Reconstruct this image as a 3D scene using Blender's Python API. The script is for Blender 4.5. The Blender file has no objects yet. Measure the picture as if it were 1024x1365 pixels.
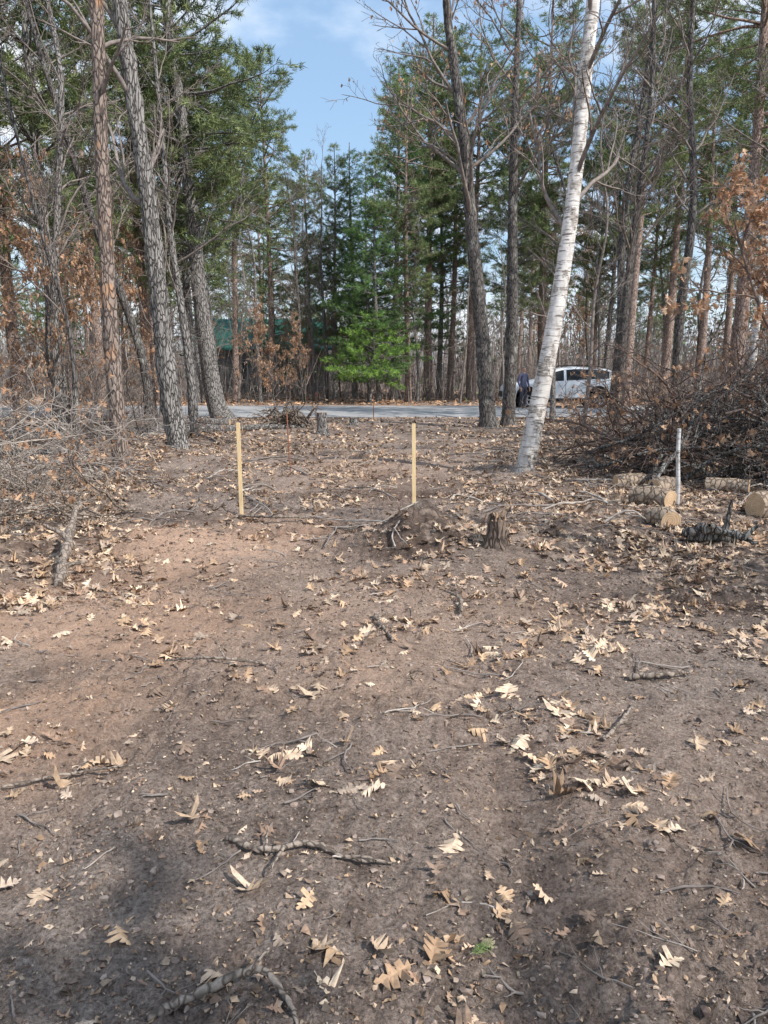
import bpy, math, random
import numpy as np
from mathutils import Vector, Matrix

R = random.Random(11)
G = np.random.default_rng(11)
scene = bpy.context.scene
COL = scene.collection

# ------------------------------------------------------------------ helpers
def hash2(ix, iy, s):
    n = (ix.astype(np.int64)*374761393 + iy.astype(np.int64)*668265263 + s*1442695041) & 0x7fffffff
    n = ((n ^ (n >> 13))*1274126177) & 0x7fffffff
    n = (n ^ (n >> 16)) & 0xffff
    return n/65535.0

def vn(x, y, s=0):
    x = np.asarray(x, float); y = np.asarray(y, float)
    ix = np.floor(x); iy = np.floor(y)
    fx = x-ix; fy = y-iy
    fx = fx*fx*(3-2*fx); fy = fy*fy*(3-2*fy)
    a = hash2(ix, iy, s); b = hash2(ix+1, iy, s); c = hash2(ix, iy+1, s); d = hash2(ix+1, iy+1, s)
    return (a*(1-fx)+b*fx)*(1-fy)+(c*(1-fx)+d*fx)*fy

def fbm(x, y, s=0, o=3):
    r = 0; a = .5; t = 0
    for i in range(o):
        r = r+a*vn(x*(2**i), y*(2**i), s+i*17); t += a; a *= .5
    return r/t

def sst(a, b, x):
    t = np.clip((x-a)/(b-a), 0, 1)
    return t*t*(3-2*t)

ROAD0, ROAD1 = 27.0, 36.6
MOUNDS = [(.35, 7.0, .26, .45, .35), (.95, 6.6, .12, .5, .4), (.75, 7.9, .1, .6, .5), (1.6, 7.6, .07, .8, .8),
          (-3.3, 6.2, .16, .8, 1.6), (-3.6, 9.5, .14, 1.0, 1.2), (-2.6, 13.5, .12, .9, 1.5), (3.2, 8.4, .10, 1.4, 1.5),
          (2.2, 11.6, .12, .6, .6), (-4.6, 14.5, .2, 1.6, 2.5), (4.0, 14.0, .12, 2., 3.), (-2.5, 21.2, .18, .7, .5),
          (-1.9, 8.9, .06, .7, .4), (-.6, 7.6, -.10, .9, .35), (2.9, 5.2, -.05, 1.6, .5), (-3.9, 13.6, .08, .5, .5),
          (-4.3, 17.1, .08, .5, .5), (-5.0, 23.3, .1, .7, .7), (-2.1, 7.0, .07, .6, .3)]
def H(x, y):
    x = np.asarray(x, float); y = np.asarray(y, float)
    near = 1-sst(10, 22, y)
    z = .10*(fbm(x*.35, y*.35, 3)-.5)*sst(1, 8, y)+.08*(fbm(x*1.1+7, y*1.1, 5)-.5)
    z = z+.065*(fbm(x*4.2, y*4.2, 9, 3)-.5)*(.35+.65*near)
    clod = np.abs(fbm(x*12, y*12, 21, 3)-.5)*2
    gate = sst(.35, .58, fbm(x*.9+3, y*.9, 31))
    z = z+.055*near*clod*(.3+.7*gate)+.018*near*(vn(x*29+y*3, y*31-x*4, 41)-.5)*(.5+gate)
    z = z+.011*(1-sst(4, 7, y))*(vn(x*60+y*11, y*63-x*13, 43)-.5)
    for rx in (-1.25, .35):
        c = rx+.12*np.sin(y*.6)+.1*(y-3)*.3
        tread = .5+.5*np.sin(y*42+3*np.abs(x-c)/.17)
        e = np.exp(-((x-c)/.17)**2)*(1-sst(5, 9, y))*sst(.35, .6, fbm(x*.4+9, y*.4, 57))
        z = z-.035*e-.014*e*tread+.02*np.exp(-((x-c-.27)/.08)**2)*(1-sst(5, 9, y))
    for (mx, my, a, sx, sy) in MOUNDS:
        z = z+a*np.exp(-((x-mx)/sx)**2-((y-my)/sy)**2)*(.6+.8*vn(x*5, y*5, 77))
    w = sst(ROAD0-1.5, ROAD0-.2, y)*(1-sst(ROAD1+.2, ROAD1+2, y))
    z = z*(1-w)+(-.03)*w
    z = z+sst(ROAD1+1, 70, y)*.4*(fbm(x*.06, y*.06, 51)-.3)
    return z
def Hs(x, y):
    return float(H(np.array([x]), np.array([y]))[0])

def litter(x, y):
    x = np.asarray(x, float); y = np.asarray(y, float)
    hwR = np.interp(y, [0, 4.6, 6.2, 9, 11, 16, 26], [5, 3.2, 1.4, 1.5, 2.6, 3.0, 3.6])
    hwL = np.interp(y, [0, 4, 5.5, 8, 11, 16, 26], [4.2, 2.4, 2.2, 2.1, 2.8, 3.2, 4.2])
    d = np.where(x > -.3, (x+.3)-hwR, (-.3-x)-hwL)
    n = (fbm(x*.8, y*.8, 61)-.5)*1.8
    l = sst(-.5, .8, d+n)
    l = np.maximum(l, .40*sst(7, 12, y)*sst(.4, .6, fbm(x*1.5, y*1.5, 63)))
    for (mx, my, sx, sy, a) in [(.7, 6.8, .6, .6, .8), (1.6, 7.0, 1.0, 1.0, .9), (-2.7, 5.2, .7, .8, .6)]:
        l = np.maximum(l, a*np.exp(-((x-mx)/sx)**2-((y-my)/sy)**2))
    l = np.maximum(l, sst(ROAD1, ROAD1+1, y))
    return np.clip(l, 0, 1)

class MB:
    def __init__(s): s.V = []; s.C = []; s.F = []; s.n = 0
    def add(s, V, F, col=(1, 1, 1), mat=0, smooth=True):
        V = np.asarray(V, float).reshape(-1, 3); F = np.asarray(F, np.int64)
        c = np.asarray(col, float)
        if c.ndim == 1: c = np.tile(c, (len(V), 1))
        s.V.append(V); s.C.append(c); s.F.append((F+s.n, mat, smooth)); s.n += len(V)
    def mesh(s, name, mats):
        me = bpy.data.meshes.new(name)
        V = np.concatenate(s.V); C = np.concatenate(s.C)
        me.vertices.add(len(V)); me.vertices.foreach_set('co', V.astype(np.float32).ravel())
        idx = []; st = []; mi = []; sm = []; o = 0
        for F, m, smo in s.F:
            k = F.shape[1]; idx.append(F.ravel()); st.append(o+np.arange(len(F))*k); o += F.size
            mi.append(np.full(len(F), m)); sm.append(np.full(len(F), smo))
        idx = np.concatenate(idx); st = np.concatenate(st)
        me.loops.add(len(idx)); me.loops.foreach_set('vertex_index', idx.astype(np.int32))
        me.polygons.add(len(st)); me.polygons.foreach_set('loop_start', st.astype(np.int32))
        me.polygons.foreach_set('material_index', np.concatenate(mi).astype(np.int32))
        me.polygons.foreach_set('use_smooth', np.concatenate(sm).astype(bool))
        at = me.color_attributes.new('col', 'FLOAT_COLOR', 'POINT')
        at.data.foreach_set('color', np.hstack([C, np.ones((len(C), 1))]).astype(np.float32).ravel())
        for m in mats: me.materials.append(m)
        me.update(calc_edges=True)
        return me
    def obj(s, name, mats, loc=(0, 0, 0), parent=None):
        return add_obj(name, s.mesh(name, mats), loc, parent)

def add_obj(name, me, loc=(0, 0, 0), parent=None, rot=0, sc=1):
    o = bpy.data.objects.new(name, me); COL.objects.link(o)
    o.location = loc; o.rotation_euler = (0, 0, rot)
    o.scale = (sc, sc, sc) if not hasattr(sc, '__len__') else sc
    if parent: o.parent = parent
    return o
def empty(name, loc=(0, 0, 0)):
    o = bpy.data.objects.new(name, None); COL.objects.link(o); o.location = loc; return o

def fcross(a, b):
    return np.stack([a[..., 1]*b[..., 2]-a[..., 2]*b[..., 1], a[..., 2]*b[..., 0]-a[..., 0]*b[..., 2], a[..., 0]*b[..., 1]-a[..., 1]*b[..., 0]], -1)
EYE = np.eye(3); _cs = {}
def tube(B, pts, rad, k=5, col=(1, 1, 1), mat=0, cap=False, rough=0, seed=0):
    P = np.asarray(pts, float); n = len(P)
    rad = np.broadcast_to(np.asarray(rad, float), (n,))
    T = np.empty_like(P); T[1:-1] = P[2:]-P[:-2]; T[0] = P[1]-P[0]; T[-1] = P[-1]-P[-2]
    T /= np.sqrt((T*T).sum(1))[:, None]+1e-9
    ref = EYE[np.argmin(np.abs(T.sum(0)))]
    U = fcross(T, ref); U /= np.sqrt((U*U).sum(1))[:, None]+1e-9
    W = fcross(T, U)
    key = (n, k)
    if key not in _cs:
        a = np.arange(k)*2*np.pi/k
        i = np.arange(n-1)[:, None]*k; j = np.arange(k)[None, :]; j2 = (j+1) % k
        _cs[key] = (a, np.cos(a)[None, :, None], np.sin(a)[None, :, None], np.stack([i+j, i+j2, i+k+j2, i+k+j], -1).reshape(-1, 4))
    a, ca, sa, F = _cs[key]
    rr = rad[:, None]*np.ones((1, k))
    if rough:
        s = np.concatenate([[0], np.cumsum(np.linalg.norm(np.diff(P, axis=0), axis=1))])
        cx = np.cos(a)[None, :]*3+10; cy = np.sin(a)[None, :]*3+s[:, None]*2.2+20
        f = (fbm(cx, cy, 5+seed)-.5)*rough*.8
        g = (vn(a[None, :]*k/6.283*.5+0*s[:, None], s[:, None]*9, 8+seed)-.5)*rough*1.2
        e = g[:, :1]; g[:, -1:] = (g[:, -1:]+e)/2
        rr = rr*(1+f+g)
    V = P[:, None, :]+rr[:, :, None]*(ca*U[:, None, :]+sa*W[:, None, :])
    B.add(V, F, col, mat)
    if cap is not False:
        cm = cap
        for e, pt in ((0, P[0]), (n-1, P[-1])):
            ring = V[e]; VV = np.vstack([ring, pt[None]])
            jj = np.arange(k)
            FF = np.stack([jj, (jj+1) % k, np.full(k, k)], -1)
            if e == 0: FF = FF[:, ::-1]
            B.add(VV, FF, (1, 1, 1), cm, False)

def catmull(ctrl, n):
    P = np.asarray(ctrl, float)
    P = np.vstack([2*P[0]-P[1], P, 2*P[-1]-P[-2]])
    m = len(P)-3; out = []
    for t in np.linspace(0, m-1e-6, n):
        i = int(t); u = t-i; a, b, c, d = P[i:i+4]
        out.append(.5*((2*b)+(-a+c)*u+(2*a-5*b+4*c-d)*u*u+(-a+3*b-3*c+d)*u**3))
    return np.array(out)

def unit(v): return v/(math.sqrt(v[0]*v[0]+v[1]*v[1]+v[2]*v[2])+1e-9)
def rvec(): return unit(G.normal(size=3))

def grow(B, p, d, L, r, depth, k=4, seg=5, wander=.16, up=.05, ch=(5, 4, 3), ang=(.5, 1.0), col=(1, 1, 1), mat=0, tips=None, rmin=.004, t0=.25):
    pts = [np.array(p, float)]; dd = unit(np.array(d, float)); rn = G.normal(size=(seg, 3))*wander; rn[:, 2] += up
    for i in range(seg):
        dd = unit(dd+rn[i])
        pts.append(pts[-1]+dd*L/seg)
    pts = np.array(pts)
    rad = np.maximum(np.linspace(r, r*.35, seg+1), rmin)
    tube(B, pts, rad, max(3, k), col, mat)
    if tips is not None and depth <= 1:
        for q in range(1, seg+1): tips.append((pts[q], dd, depth))
    if depth > 0:
        nc = ch[-depth] if depth <= len(ch) else ch[0]
        for c in range(nc):
            t = t0+(1-t0)*(c+G.random()*.8)/nc
            x = t*seg; i = min(int(x), seg-1); q = pts[i]+(pts[i+1]-pts[i])*(x-i)
            ax = rvec(); base = unit(pts[i+1]-pts[i]); side = unit(fcross(base, ax))
            th = G.uniform(*ang); nd = base*math.cos(th)+side*math.sin(th)
            grow(B, q, nd, L*G.uniform(.35, .62)*(1.15-.5*t), r*.5*(1.1-.45*t), depth-1, k-1, max(3, seg-1), wander*1.15, up, ch, ang, col, mat, tips, rmin, .2)

# leaf templates --------------------------------------------------------------
def leaf_template(full=True):
    if full:
        t = np.array([0, .15, .20, .25, .30, .37, .45, .49, .57, .65, .70, .78, .84, .88, .94, 1.0])
        w = np.array([.008, .010, .13, .12, .04, .31, .27, .05, .36, .33, .06, .22, .17, .05, .08, .01])
        f = np.array([0, 0, .0, .03, .0, .01, .06, .0, .02, .07, 0, .03, .06, 0, .02, .02])
    else:
        t = np.array([0, .2, .33, .42, .58, .68, .82, 1.]); w = np.array([.01, .2, .06, .30, .07, .28, .06, .08]); f = np.zeros(8)
    n = len(t)
    V = np.vstack([np.c_[np.zeros(n), t, np.zeros(n)], np.c_[w, t+f, np.zeros(n)], np.c_[-w*.92, t+f*.8-.03*(w > .1), np.zeros(n)]])
    V[:, 1] -= .5
    F = []
    for i in range(n-1):
        F.append([i, n+i, n+i+1, i+1]); F.append([i, i+1, 2*n+i+1, 2*n+i])
    return V, np.array(F)
LT = leaf_template(True); LS = leaf_template(False)
LQ = (np.array([[0, -.5, 0], [.28, -.05, .06], [0, .5, 0], [-.28, .1, .06]]), np.array([[0, 1, 2, 3]]))
PAL = np.array([[.66, .48, .33], [.56, .39, .25], [.76, .60, .44], [.45, .30, .19], [.34, .23, .165], [.62, .47, .34], [.28, .20, .15], [.52, .41, .32]])
PALM = np.array([[.54, .38, .27], [.44, .29, .20], [.64, .49, .36], [.32, .215, .15], [.22, .15, .115], [.46, .35, .265], [.17, .125, .10], [.38, .28, .21]])
def leaves(B, P, size, T, tiltmax=.5, pal=PAL, curl=(.2, 1.5), mat=0, down=False):
    n = len(P)
    if n == 0: return
    V0, F0 = T; m = len(V0)
    V = np.tile(V0, (n, 1, 1))
    if m > 10: V[:, :, 0] *= 1+.35*G.normal(size=(n, m))*(np.abs(V[:, :, 0]) > .1)
    asym = G.uniform(.75, 1.25, (n, 1)); V[:, :, 0] *= asym
    cu = G.uniform(*curl, (n, 1)); bd = G.uniform(-.5, .7, (n, 1))
    ph = G.uniform(0, 6, (n, 1))
    V[:, :, 2] += cu*V[:, :, 0]**2*1.6+bd*V[:, :, 1]**2*.7+.06*np.sin(V[:, :, 1]*9+ph)*np.abs(V[:, :, 0])*4
    V[:, :, 0] += .12*np.sin(V[:, :, 1]*3+ph)
    s = np.asarray(size).reshape(-1, 1, 1)*np.ones((n, 1, 1)); V *= s
    yaw = G.uniform(0, 6.283, n); pit = G.normal(0, tiltmax*.6, n); rol = G.normal(0, tiltmax*.6, n)
    if down: pit = G.uniform(-2.2, -.4, n)
    flip = G.random(n) < .4
    rol = np.where(flip, rol+np.pi, rol)
    cy, sy = np.cos(yaw), np.sin(yaw); cp, sp = np.cos(pit), np.sin(pit); cr, sr = np.cos(rol), np.sin(rol)
    x, y, z = V[:, :, 0], V[:, :, 1], V[:, :, 2]
    x, z = x*cr[:, None]+z*sr[:, None], -x*sr[:, None]+z*cr[:, None]
    y, z = y*cp[:, None]-z*sp[:, None], y*sp[:, None]+z*cp[:, None]
    x, y = x*cy[:, None]-y*sy[:, None], x*sy[:, None]+y*cy[:, None]
    V = np.stack([x, y, z], -1)
    if not down:
        zz = V[:, :, 2]; V[:, :, 2] -= np.percentile(zz, 25, axis=1)[:, None]
    V = V+P[:, None, :]
    F = (F0[None]+np.arange(n)[:, None, None]*m).reshape(-1, F0.shape[1])
    c = pal[G.integers(0, len(pal), n)]*G.uniform(.7, 1.2, (n, 1))
    C = np.repeat(c, m, axis=0)
    B.add(V, F, C, mat, False)

def tufts(B, P, D, L, W, per, cols, mat=1):
    n = len(P)
    P = np.repeat(P, per, 0); D = np.repeat(D, per, 0)
    d = D*.55+G.normal(size=(n*per, 3))*.55; d /= np.linalg.norm(d, axis=1)[:, None]
    w = fcross(d, G.normal(size=d.shape)); w /= np.linalg.norm(w, axis=1)[:, None]+1e-9
    l = L*G.uniform(.6, 1.15, (n*per, 1)); w = w*W*.5
    P = P+G.normal(size=P.shape)*L*.15
    V = np.stack([P-w, P+w, P+d*l], 1)
    F = np.arange(n*per*3).reshape(-1, 3)
    c = np.repeat(cols, per*3, 0)
    B.add(V, F, c, mat, False)

# ------------------------------------------------------------------ materials
class NM:
    def __init__(s, name):
        s.m = bpy.data.materials.new(name); s.m.use_nodes = True
        s.t = s.m.node_tree; s.b = s.t.nodes['Principled BSDF']; s.o = s.t.nodes['Material Output']
        s.b.inputs['Specular IOR Level'].default_value = .2
    def n(s, ty, **kw):
        x = s.t.nodes.new(ty)
        for k, v in kw.items():
            if k in ('i',):
                for a, b in v.items():
                    if isinstance(b, bpy.types.NodeSocket): s.t.links.new(b, x.inputs[a])
                    else: x.inputs[a].default_value = b
            else: setattr(x, k, v)
        return x
    def l(s, a, b): s.t.links.new(a, b)
    def coords(s, scale=(1, 1, 1)):
        tc = s.n('ShaderNodeTexCoord')
        mp = s.n('ShaderNodeMapping', i={'Vector': tc.outputs['Object'], 'Scale': scale})
        return mp.outputs[0]
    def noise(s, vec, sc, det=4, ro=.6):
        return s.n('ShaderNodeTexNoise', i={'Vector': vec, 'Scale': sc, 'Detail': det, 'Roughness': ro}).outputs[0]
    def ramp(s, fac, stops):
        r = s.n('ShaderNodeValToRGB', i={'Fac': fac}); e = r.color_ramp.elements
        while len(e) < len(stops): e.new(.5)
        for q, (p, c) in zip(e, stops):
            q.position = p; q.color = (*c, 1) if len(c) == 3 else c
        return r.outputs[0]
    def mix(s, f, a, b, bt='MIX'):
        x = s.n('ShaderNodeMix', data_type='RGBA', blend_type=bt)
        for k, v in ((0, f), (6, a), (7, b)):
            if isinstance(v, bpy.types.NodeSocket): s.l(v, x.inputs[k])
            else: x.inputs[k].default_value = v if k == 0 else (*v, 1) if len(v) == 3 else v
        return x.outputs[2]
    def bump(s, h, st=.5, d=.01, prev=None):
        b = s.n('ShaderNodeBump', i={'Height': h, 'Strength': st, 'Distance': d})
        if prev: s.l(prev, b.inputs['Normal'])
        s.l(b.outputs[0], s.b.inputs['Normal']); return b.outputs[0]
    def color(s, c, rough=.8):
        if isinstance(c, bpy.types.NodeSocket): s.l(c, s.b.inputs['Base Color'])
        else: s.b.inputs['Base Color'].default_value = (*c, 1)
        s.b.inputs['Roughness'].default_value = rough; return s.m

def simple(name, c, rough=.6, var=.25, sc=8, metal=0, coat=0, bump=0):
    m = NM(name); v = m.coords()
    f = m.noise(v, sc, 5)
    a = tuple(x*(1-var) for x in c); b = tuple(min(1, x*(1+var)) for x in c)
    m.color(m.ramp(f, [(.3, a), (.7, b)]), rough)
    m.b.inputs['Metallic'].default_value = metal
    if coat: m.b.inputs['Coat Weight'].default_value = coat
    if bump: m.bump(f, .5, bump)
    return m.m

def foliage_mat(name, trans=.35, rough=.6, tex=True):
    m = NM(name)
    a = m.n('ShaderNodeAttribute', attribute_name='col'); c = a.outputs['Color']
    if tex:
        v = m.coords(); f = m.noise(v, 45, 3)
        c = m.mix(1.0, c, m.ramp(f, [(.3, (.66, .64, .62)), (.7, (1.18, 1.16, 1.13))]), 'MULTIPLY')
    m.color(c, rough)
    if trans:
        tr = m.n('ShaderNodeBsdfTranslucent', i={'Color': c})
        mx = m.n('ShaderNodeMixShader', i={0: trans, 1: m.b.outputs[0], 2: tr.outputs[0]})
        m.l(mx.outputs[0], m.o.inputs[0])
    return m.m

def bark_mat(name, c_dark, c_mid, c_light, sc=14, zs=.3, bd=.02, patch=None):
    m = NM(name); v = m.coords((1, 1, zs))
    nz = m.n('ShaderNodeTexNoise', i={'Vector': v, 'Scale': 6., 'Detail': 3.})
    vv = m.n('ShaderNodeVectorMath', operation='MULTIPLY_ADD', i={0: nz.outputs[1], 1: (.16, .16, .16), 2: v})
    vo = m.n('ShaderNodeTexVoronoi', feature='DISTANCE_TO_EDGE', i={'Vector': vv.outputs[0], 'Scale': sc})
    crack = m.ramp(vo.outputs['Distance'], [(.0, (0, 0, 0)), (.16, (1, 1, 1))])
    fine = m.noise(v, sc*3, 5, .7)
    plate = m.mix(m.noise(v, sc*.6, 3), c_mid, c_light)
    pl2 = m.mix(.6, plate, m.ramp(fine, [(.3, c_dark), (.65, c_light)]))
    c = m.mix(crack, c_dark, pl2)
    if patch:
        v2 = m.coords((1, 1, .5))
        c = m.mix(m.ramp(m.noise(v2, patch[1], 3), [(patch[2], (0, 0, 0)), (patch[2]+.1, (1, 1, 1))]), c, m.mix(crack, c_dark, patch[0]))
    m.color(c, .9)
    b = m.bump(crack, .8, bd)
    m.bump(fine, .5, bd*.6, b)
    return m.m

def twig_mat(name, a, b):
    m = NM(name); m.color(m.ramp(m.noise(m.coords(), 14, 3), [(.35, a), (.65, b)]), .9); return m.m

def birch_mat():
    m = NM('birch_bark'); v = m.coords((1.2, 1.2, 10)); v2 = m.coords((1, 1, .7))
    line = m.ramp(m.noise(v, 4.0, 3, .55), [(.385, (1, 1, 1)), (.43, (0, 0, 0))])
    blot = m.ramp(m.noise(v2, 5.5, 5, .65), [(.51, (0, 0, 0)), (.58, (1, 1, 1))])
    base = m.ramp(m.noise(v2, 8, 5), [(.3, (.50, .47, .44)), (.55, (.85, .83, .80))])
    c = m.mix(line, base, (.24, .21, .19)); c = m.mix(blot, c, m.ramp(m.noise(v, 9, 4), [(.38, (.12, .10, .09)), (.62, (.60, .56, .51))]))
    at = m.n('ShaderNodeAttribute', attribute_name='col')
    c = m.mix(1., c, at.outputs['Color'], 'MULTIPLY')
    m.color(c, .7); m.bump(m.noise(v, 5, 5), .6, .015)
    return m.m

M_red = bark_mat('red_pine_bark', (.12, .08, .065), (.42, .31, .255), (.55, .42, .35), 16, .35, .02)
M_redL = bark_mat('pine_bark_flaky', (.065, .05, .045), (.25, .19, .16), (.44, .35, .29), 20, .3, .016, ((.56, .31, .17), 2.6, .55))
M_gray = bark_mat('furrowed_grey_bark', (.055, .05, .046), (.27, .25, .23), (.45, .42, .39), 22, .24, .035)
M_dark = bark_mat('dark_oak_bark', (.035, .031, .029), (.145, .13, .12), (.26, .235, .215), 24, .22, .02, ((.36, .35, .31), 5, .56))
M_birch = birch_mat()
M_twig = twig_mat('twig_bark', (.15, .125, .11), (.30, .255, .225))
M_brush = twig_mat('brush_twig_bark', (.105, .075, .063), (.24, .18, .15))
M_pale = twig_mat('weathered_branch', (.26, .22, .19), (.52, .46, .40))
M_stick = bark_mat('stick_bark', (.09, .07, .057), (.25, .195, .155), (.42, .345, .28), 30, .4, .004)
M_leaf = foliage_mat('dry_oak_leaf', 0)
M_oakleaf = foliage_mat('hanging_oak_leaf', .3, tex=False)
M_needle = foliage_mat('pine_needles', .15, .5, tex=False)
M_cut = NM('cut_wood')
_v = M_cut.coords(); _w = M_cut.n('ShaderNodeTexWave', wave_type='RINGS', rings_direction='X', i={'Vector': _v, 'Scale': 14., 'Distortion': 2., 'Detail': 3.})
M_cut = M_cut.color(M_cut.mix(.5, M_cut.ramp(_w.outputs[0], [(.2, (.42, .27, .15)), (.8, (.66, .47, .29))]), M_cut.ramp(M_cut.noise(_v, 12, 5), [(.3, (.35, .22, .13)), (.7, (.68, .50, .33))])), .8)

# ground
def ground_mat():
    m = NM('forest_soil'); v = m.coords()
    at = m.n('ShaderNodeAttribute', attribute_name='col')
    sp = m.n('ShaderNodeSeparateColor', i={0: at.outputs['Color']})
    lit, sand, damp_shade = sp.outputs
    big = m.noise(v, 1.3, 4, .6); mid = m.noise(v, 9, 6, .72); fine = m.noise(v, 60, 6, .78)
    soil = m.ramp(mid, [(.30, (.11, .082, .068)), (.5, (.285, .22, .182)), (.70, (.50, .41, .35))])
    soil = m.mix(m.ramp(big, [(.38, (0, 0, 0)), (.62, (.6, .6, .6))]), soil, (.45, .365, .31))
    soil = m.mix(1., soil, m.ramp(fine, [(.34, (.32, .30, .28)), (.5, (.97, .96, .95)), (.66, (1.6, 1.58, 1.55))]), 'MULTIPLY')
    sandc = m.ramp(fine, [(.3, (.50, .30, .195)), (.7, (.80, .56, .41))])
    sf = m.n('ShaderNodeMath', operation='MULTIPLY', i={0: sand, 1: m.ramp(mid, [(.3, (.4, .4, .4)), (.52, (1, 1, 1))])})
    c = m.mix(sf.outputs[0], soil, sandc)
    c = m.mix(damp_shade, c, m.mix(1., c, (.33, .29, .27), 'MULTIPLY'))  # darkens damp churned soil and the painted shadow patches alike
    vn_ = m.n('ShaderNodeTexNoise', i={'Vector': v, 'Scale': 12., 'Detail': 1.})
    vd = m.n('ShaderNodeVectorMath', operation='MULTIPLY_ADD', i={0: vn_.outputs[1], 1: (.12, .12, .0), 2: v})
    vl = m.n('ShaderNodeTexVoronoi', i={'Vector': vd.outputs[0], 'Scale': 13.})
    sl = m.n('ShaderNodeSeparateColor', i={0: vl.outputs['Color']})
    lc = m.ramp(sl.outputs[0], [(0, (.10, .07, .055)), (.3, (.26, .175, .13)), (.6, (.42, .30, .22)), (.85, (.56, .42, .32)), (1, (.66, .52, .41))])
    lc = m.mix(m.ramp(vl.outputs['Distance'], [(.35, (0, 0, 0)), (.7, (.8, .8, .8))]), lc, (.07, .05, .04))
    lf = m.n('ShaderNodeMath', operation='MULTIPLY', i={0: lit, 1: m.ramp(mid, [(.35, (.2, .2, .2)), (.55, (.9, .9, .9))])})
    c = m.mix(lf.outputs[0], c, lc)
    m.color(c, .95)
    b = m.bump(mid, .8, .05); m.bump(fine, 1., .03, b)
    return m.m
M_ground = ground_mat()

def build_ground():
    ys = [-60, -40, -25, -15, -8, -4, -2, -1, -.4, 0, .4, .8, 1.1, 1.3]; y = 1.4
    while y < 420:
        ys.append(y); y += max(.0115, .0085*y)
    ys.append(900)
    xs = [0.]; x = .0
    while x < 420:
        x += max(.0115, .015*x); xs.append(x)
    xs.append(900)
    xs = np.array(xs); xs = np.concatenate([-xs[:0:-1], xs]); ys = np.array(ys)
    X, Y = np.meshgrid(xs, ys); Z = H(X, Y)
    V = np.stack([X, Y, Z], -1).reshape(-1, 3)
    nx = len(xs); ny = len(ys)
    i = np.arange(ny-1)[:, None]*nx; j = np.arange(nx-1)[None]
    F = np.stack([i+j, i+j+1, i+nx+j+1, i+nx+j], -1).reshape(-1, 4)
    x, y = V[:, 0], V[:, 1]
    lit = litter(x, y)
    sand = np.zeros(len(x))
    n = fbm(x*1.6, y*1.6, 71)
    for (mx, my, sx, sy, a) in [(-1.75, 6.3, .9, .8, 1.5), (-1.7, 4.4, 1., .45, 1.3), (-2.3, 4.9, .8, .6, 1.2), (-1.6, 3.1, .5, .6, 1.1), (.2, 4.8, 1.3, .9, .45), (.9, 2.6, .8, .7, .3), (-1.1, 7.5, .8, .6, .9), (-.3, 12, 1.4, 2.5, .45), (-.25, 3.6, .7, .5, .5)]:
        sand += a*np.exp(-((x-mx)/sx)**2-((y-my)/sy)**2)
    sand = np.clip(sand*(.25+1.4*n), 0, 1)
    sand = np.maximum(sand, sst(ROAD0-1.0, ROAD0-.2, y)*(1-sst(ROAD1+.4, ROAD1+1.4, y))*.8)
    damp_shade = np.zeros(len(x))  # dark damp soil, plus tree shadows painted in at right and near left
    for (mx, my, sx, sy, a) in [(-.3, 7.5, 1.1, .35, 1.), (.25, 6.6, .55, .5, 1.1), (2.4, 5.0, 1.2, .4, .9), (-.55, 2.9, .6, .5, .3), (1.1, 8.8, .7, .5, .9), (0, 9.6, 1.5, .4, .8), (.7, 10.5, 1.2, .5, .6), (.1, 5.6, .4, .3, .6), (-2.4, 8.0, .8, .3, .6), (-2.9, 6.6, .6, .9, .5)]:
        damp_shade += a*np.exp(-((x-mx)/sx)**2-((y-my)/sy)**2)
    damp_shade = np.clip(damp_shade*(.3+1.4*fbm(x*2, y*2, 73))+.35*sst(.5, .75, fbm(x*.7, y*.7, 75)), 0, 1)
    B = MB(); B.add(V, F, np.stack([lit, sand, damp_shade], -1))
    B.obj('ground', [M_ground])
build_ground()

# road ------------------------------------------------------------------------
def build_road():
    m = NM('asphalt'); v = m.coords()
    f = m.noise(v, 120, 4, .8); g = m.noise(v, .6, 4)
    c = m.mix(m.ramp(g, [(.35, (0, 0, 0)), (.7, (1, 1, 1))]), (.32, .315, .31), (.42, .405, .39))
    c = m.mix(1., c, m.ramp(f, [(.3, (.7, .7, .7)), (.7, (1.25, 1.25, 1.25))]), 'MULTIPLY')
    m.color(c, .85); m.bump(f, .4, .004)
    xs = np.linspace(-150, 150, 300); us = np.linspace(0, 1, 14)
    X, U = np.meshgrid(xs, us)
    edge = (vn(X*.8, U*0, 4)-.5)*.25
    Y = ROAD0+.3+edge*(1-U)+(ROAD1-ROAD0-.5)*U
    Z = .012+.05*(1-(2*U-1)**2)-.035*(np.abs(2*U-1) > .99)
    V = np.stack([X, Y, Z], -1).reshape(-1, 3); nx = 300
    i = np.arange(13)[:, None]*nx; j = np.arange(nx-1)[None]
    B = MB(); B.add(V, np.stack([i+j, i+j+1, i+nx+j+1, i+nx+j], -1).reshape(-1, 4))
    B.obj('road', [m.m])
build_road()

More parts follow.
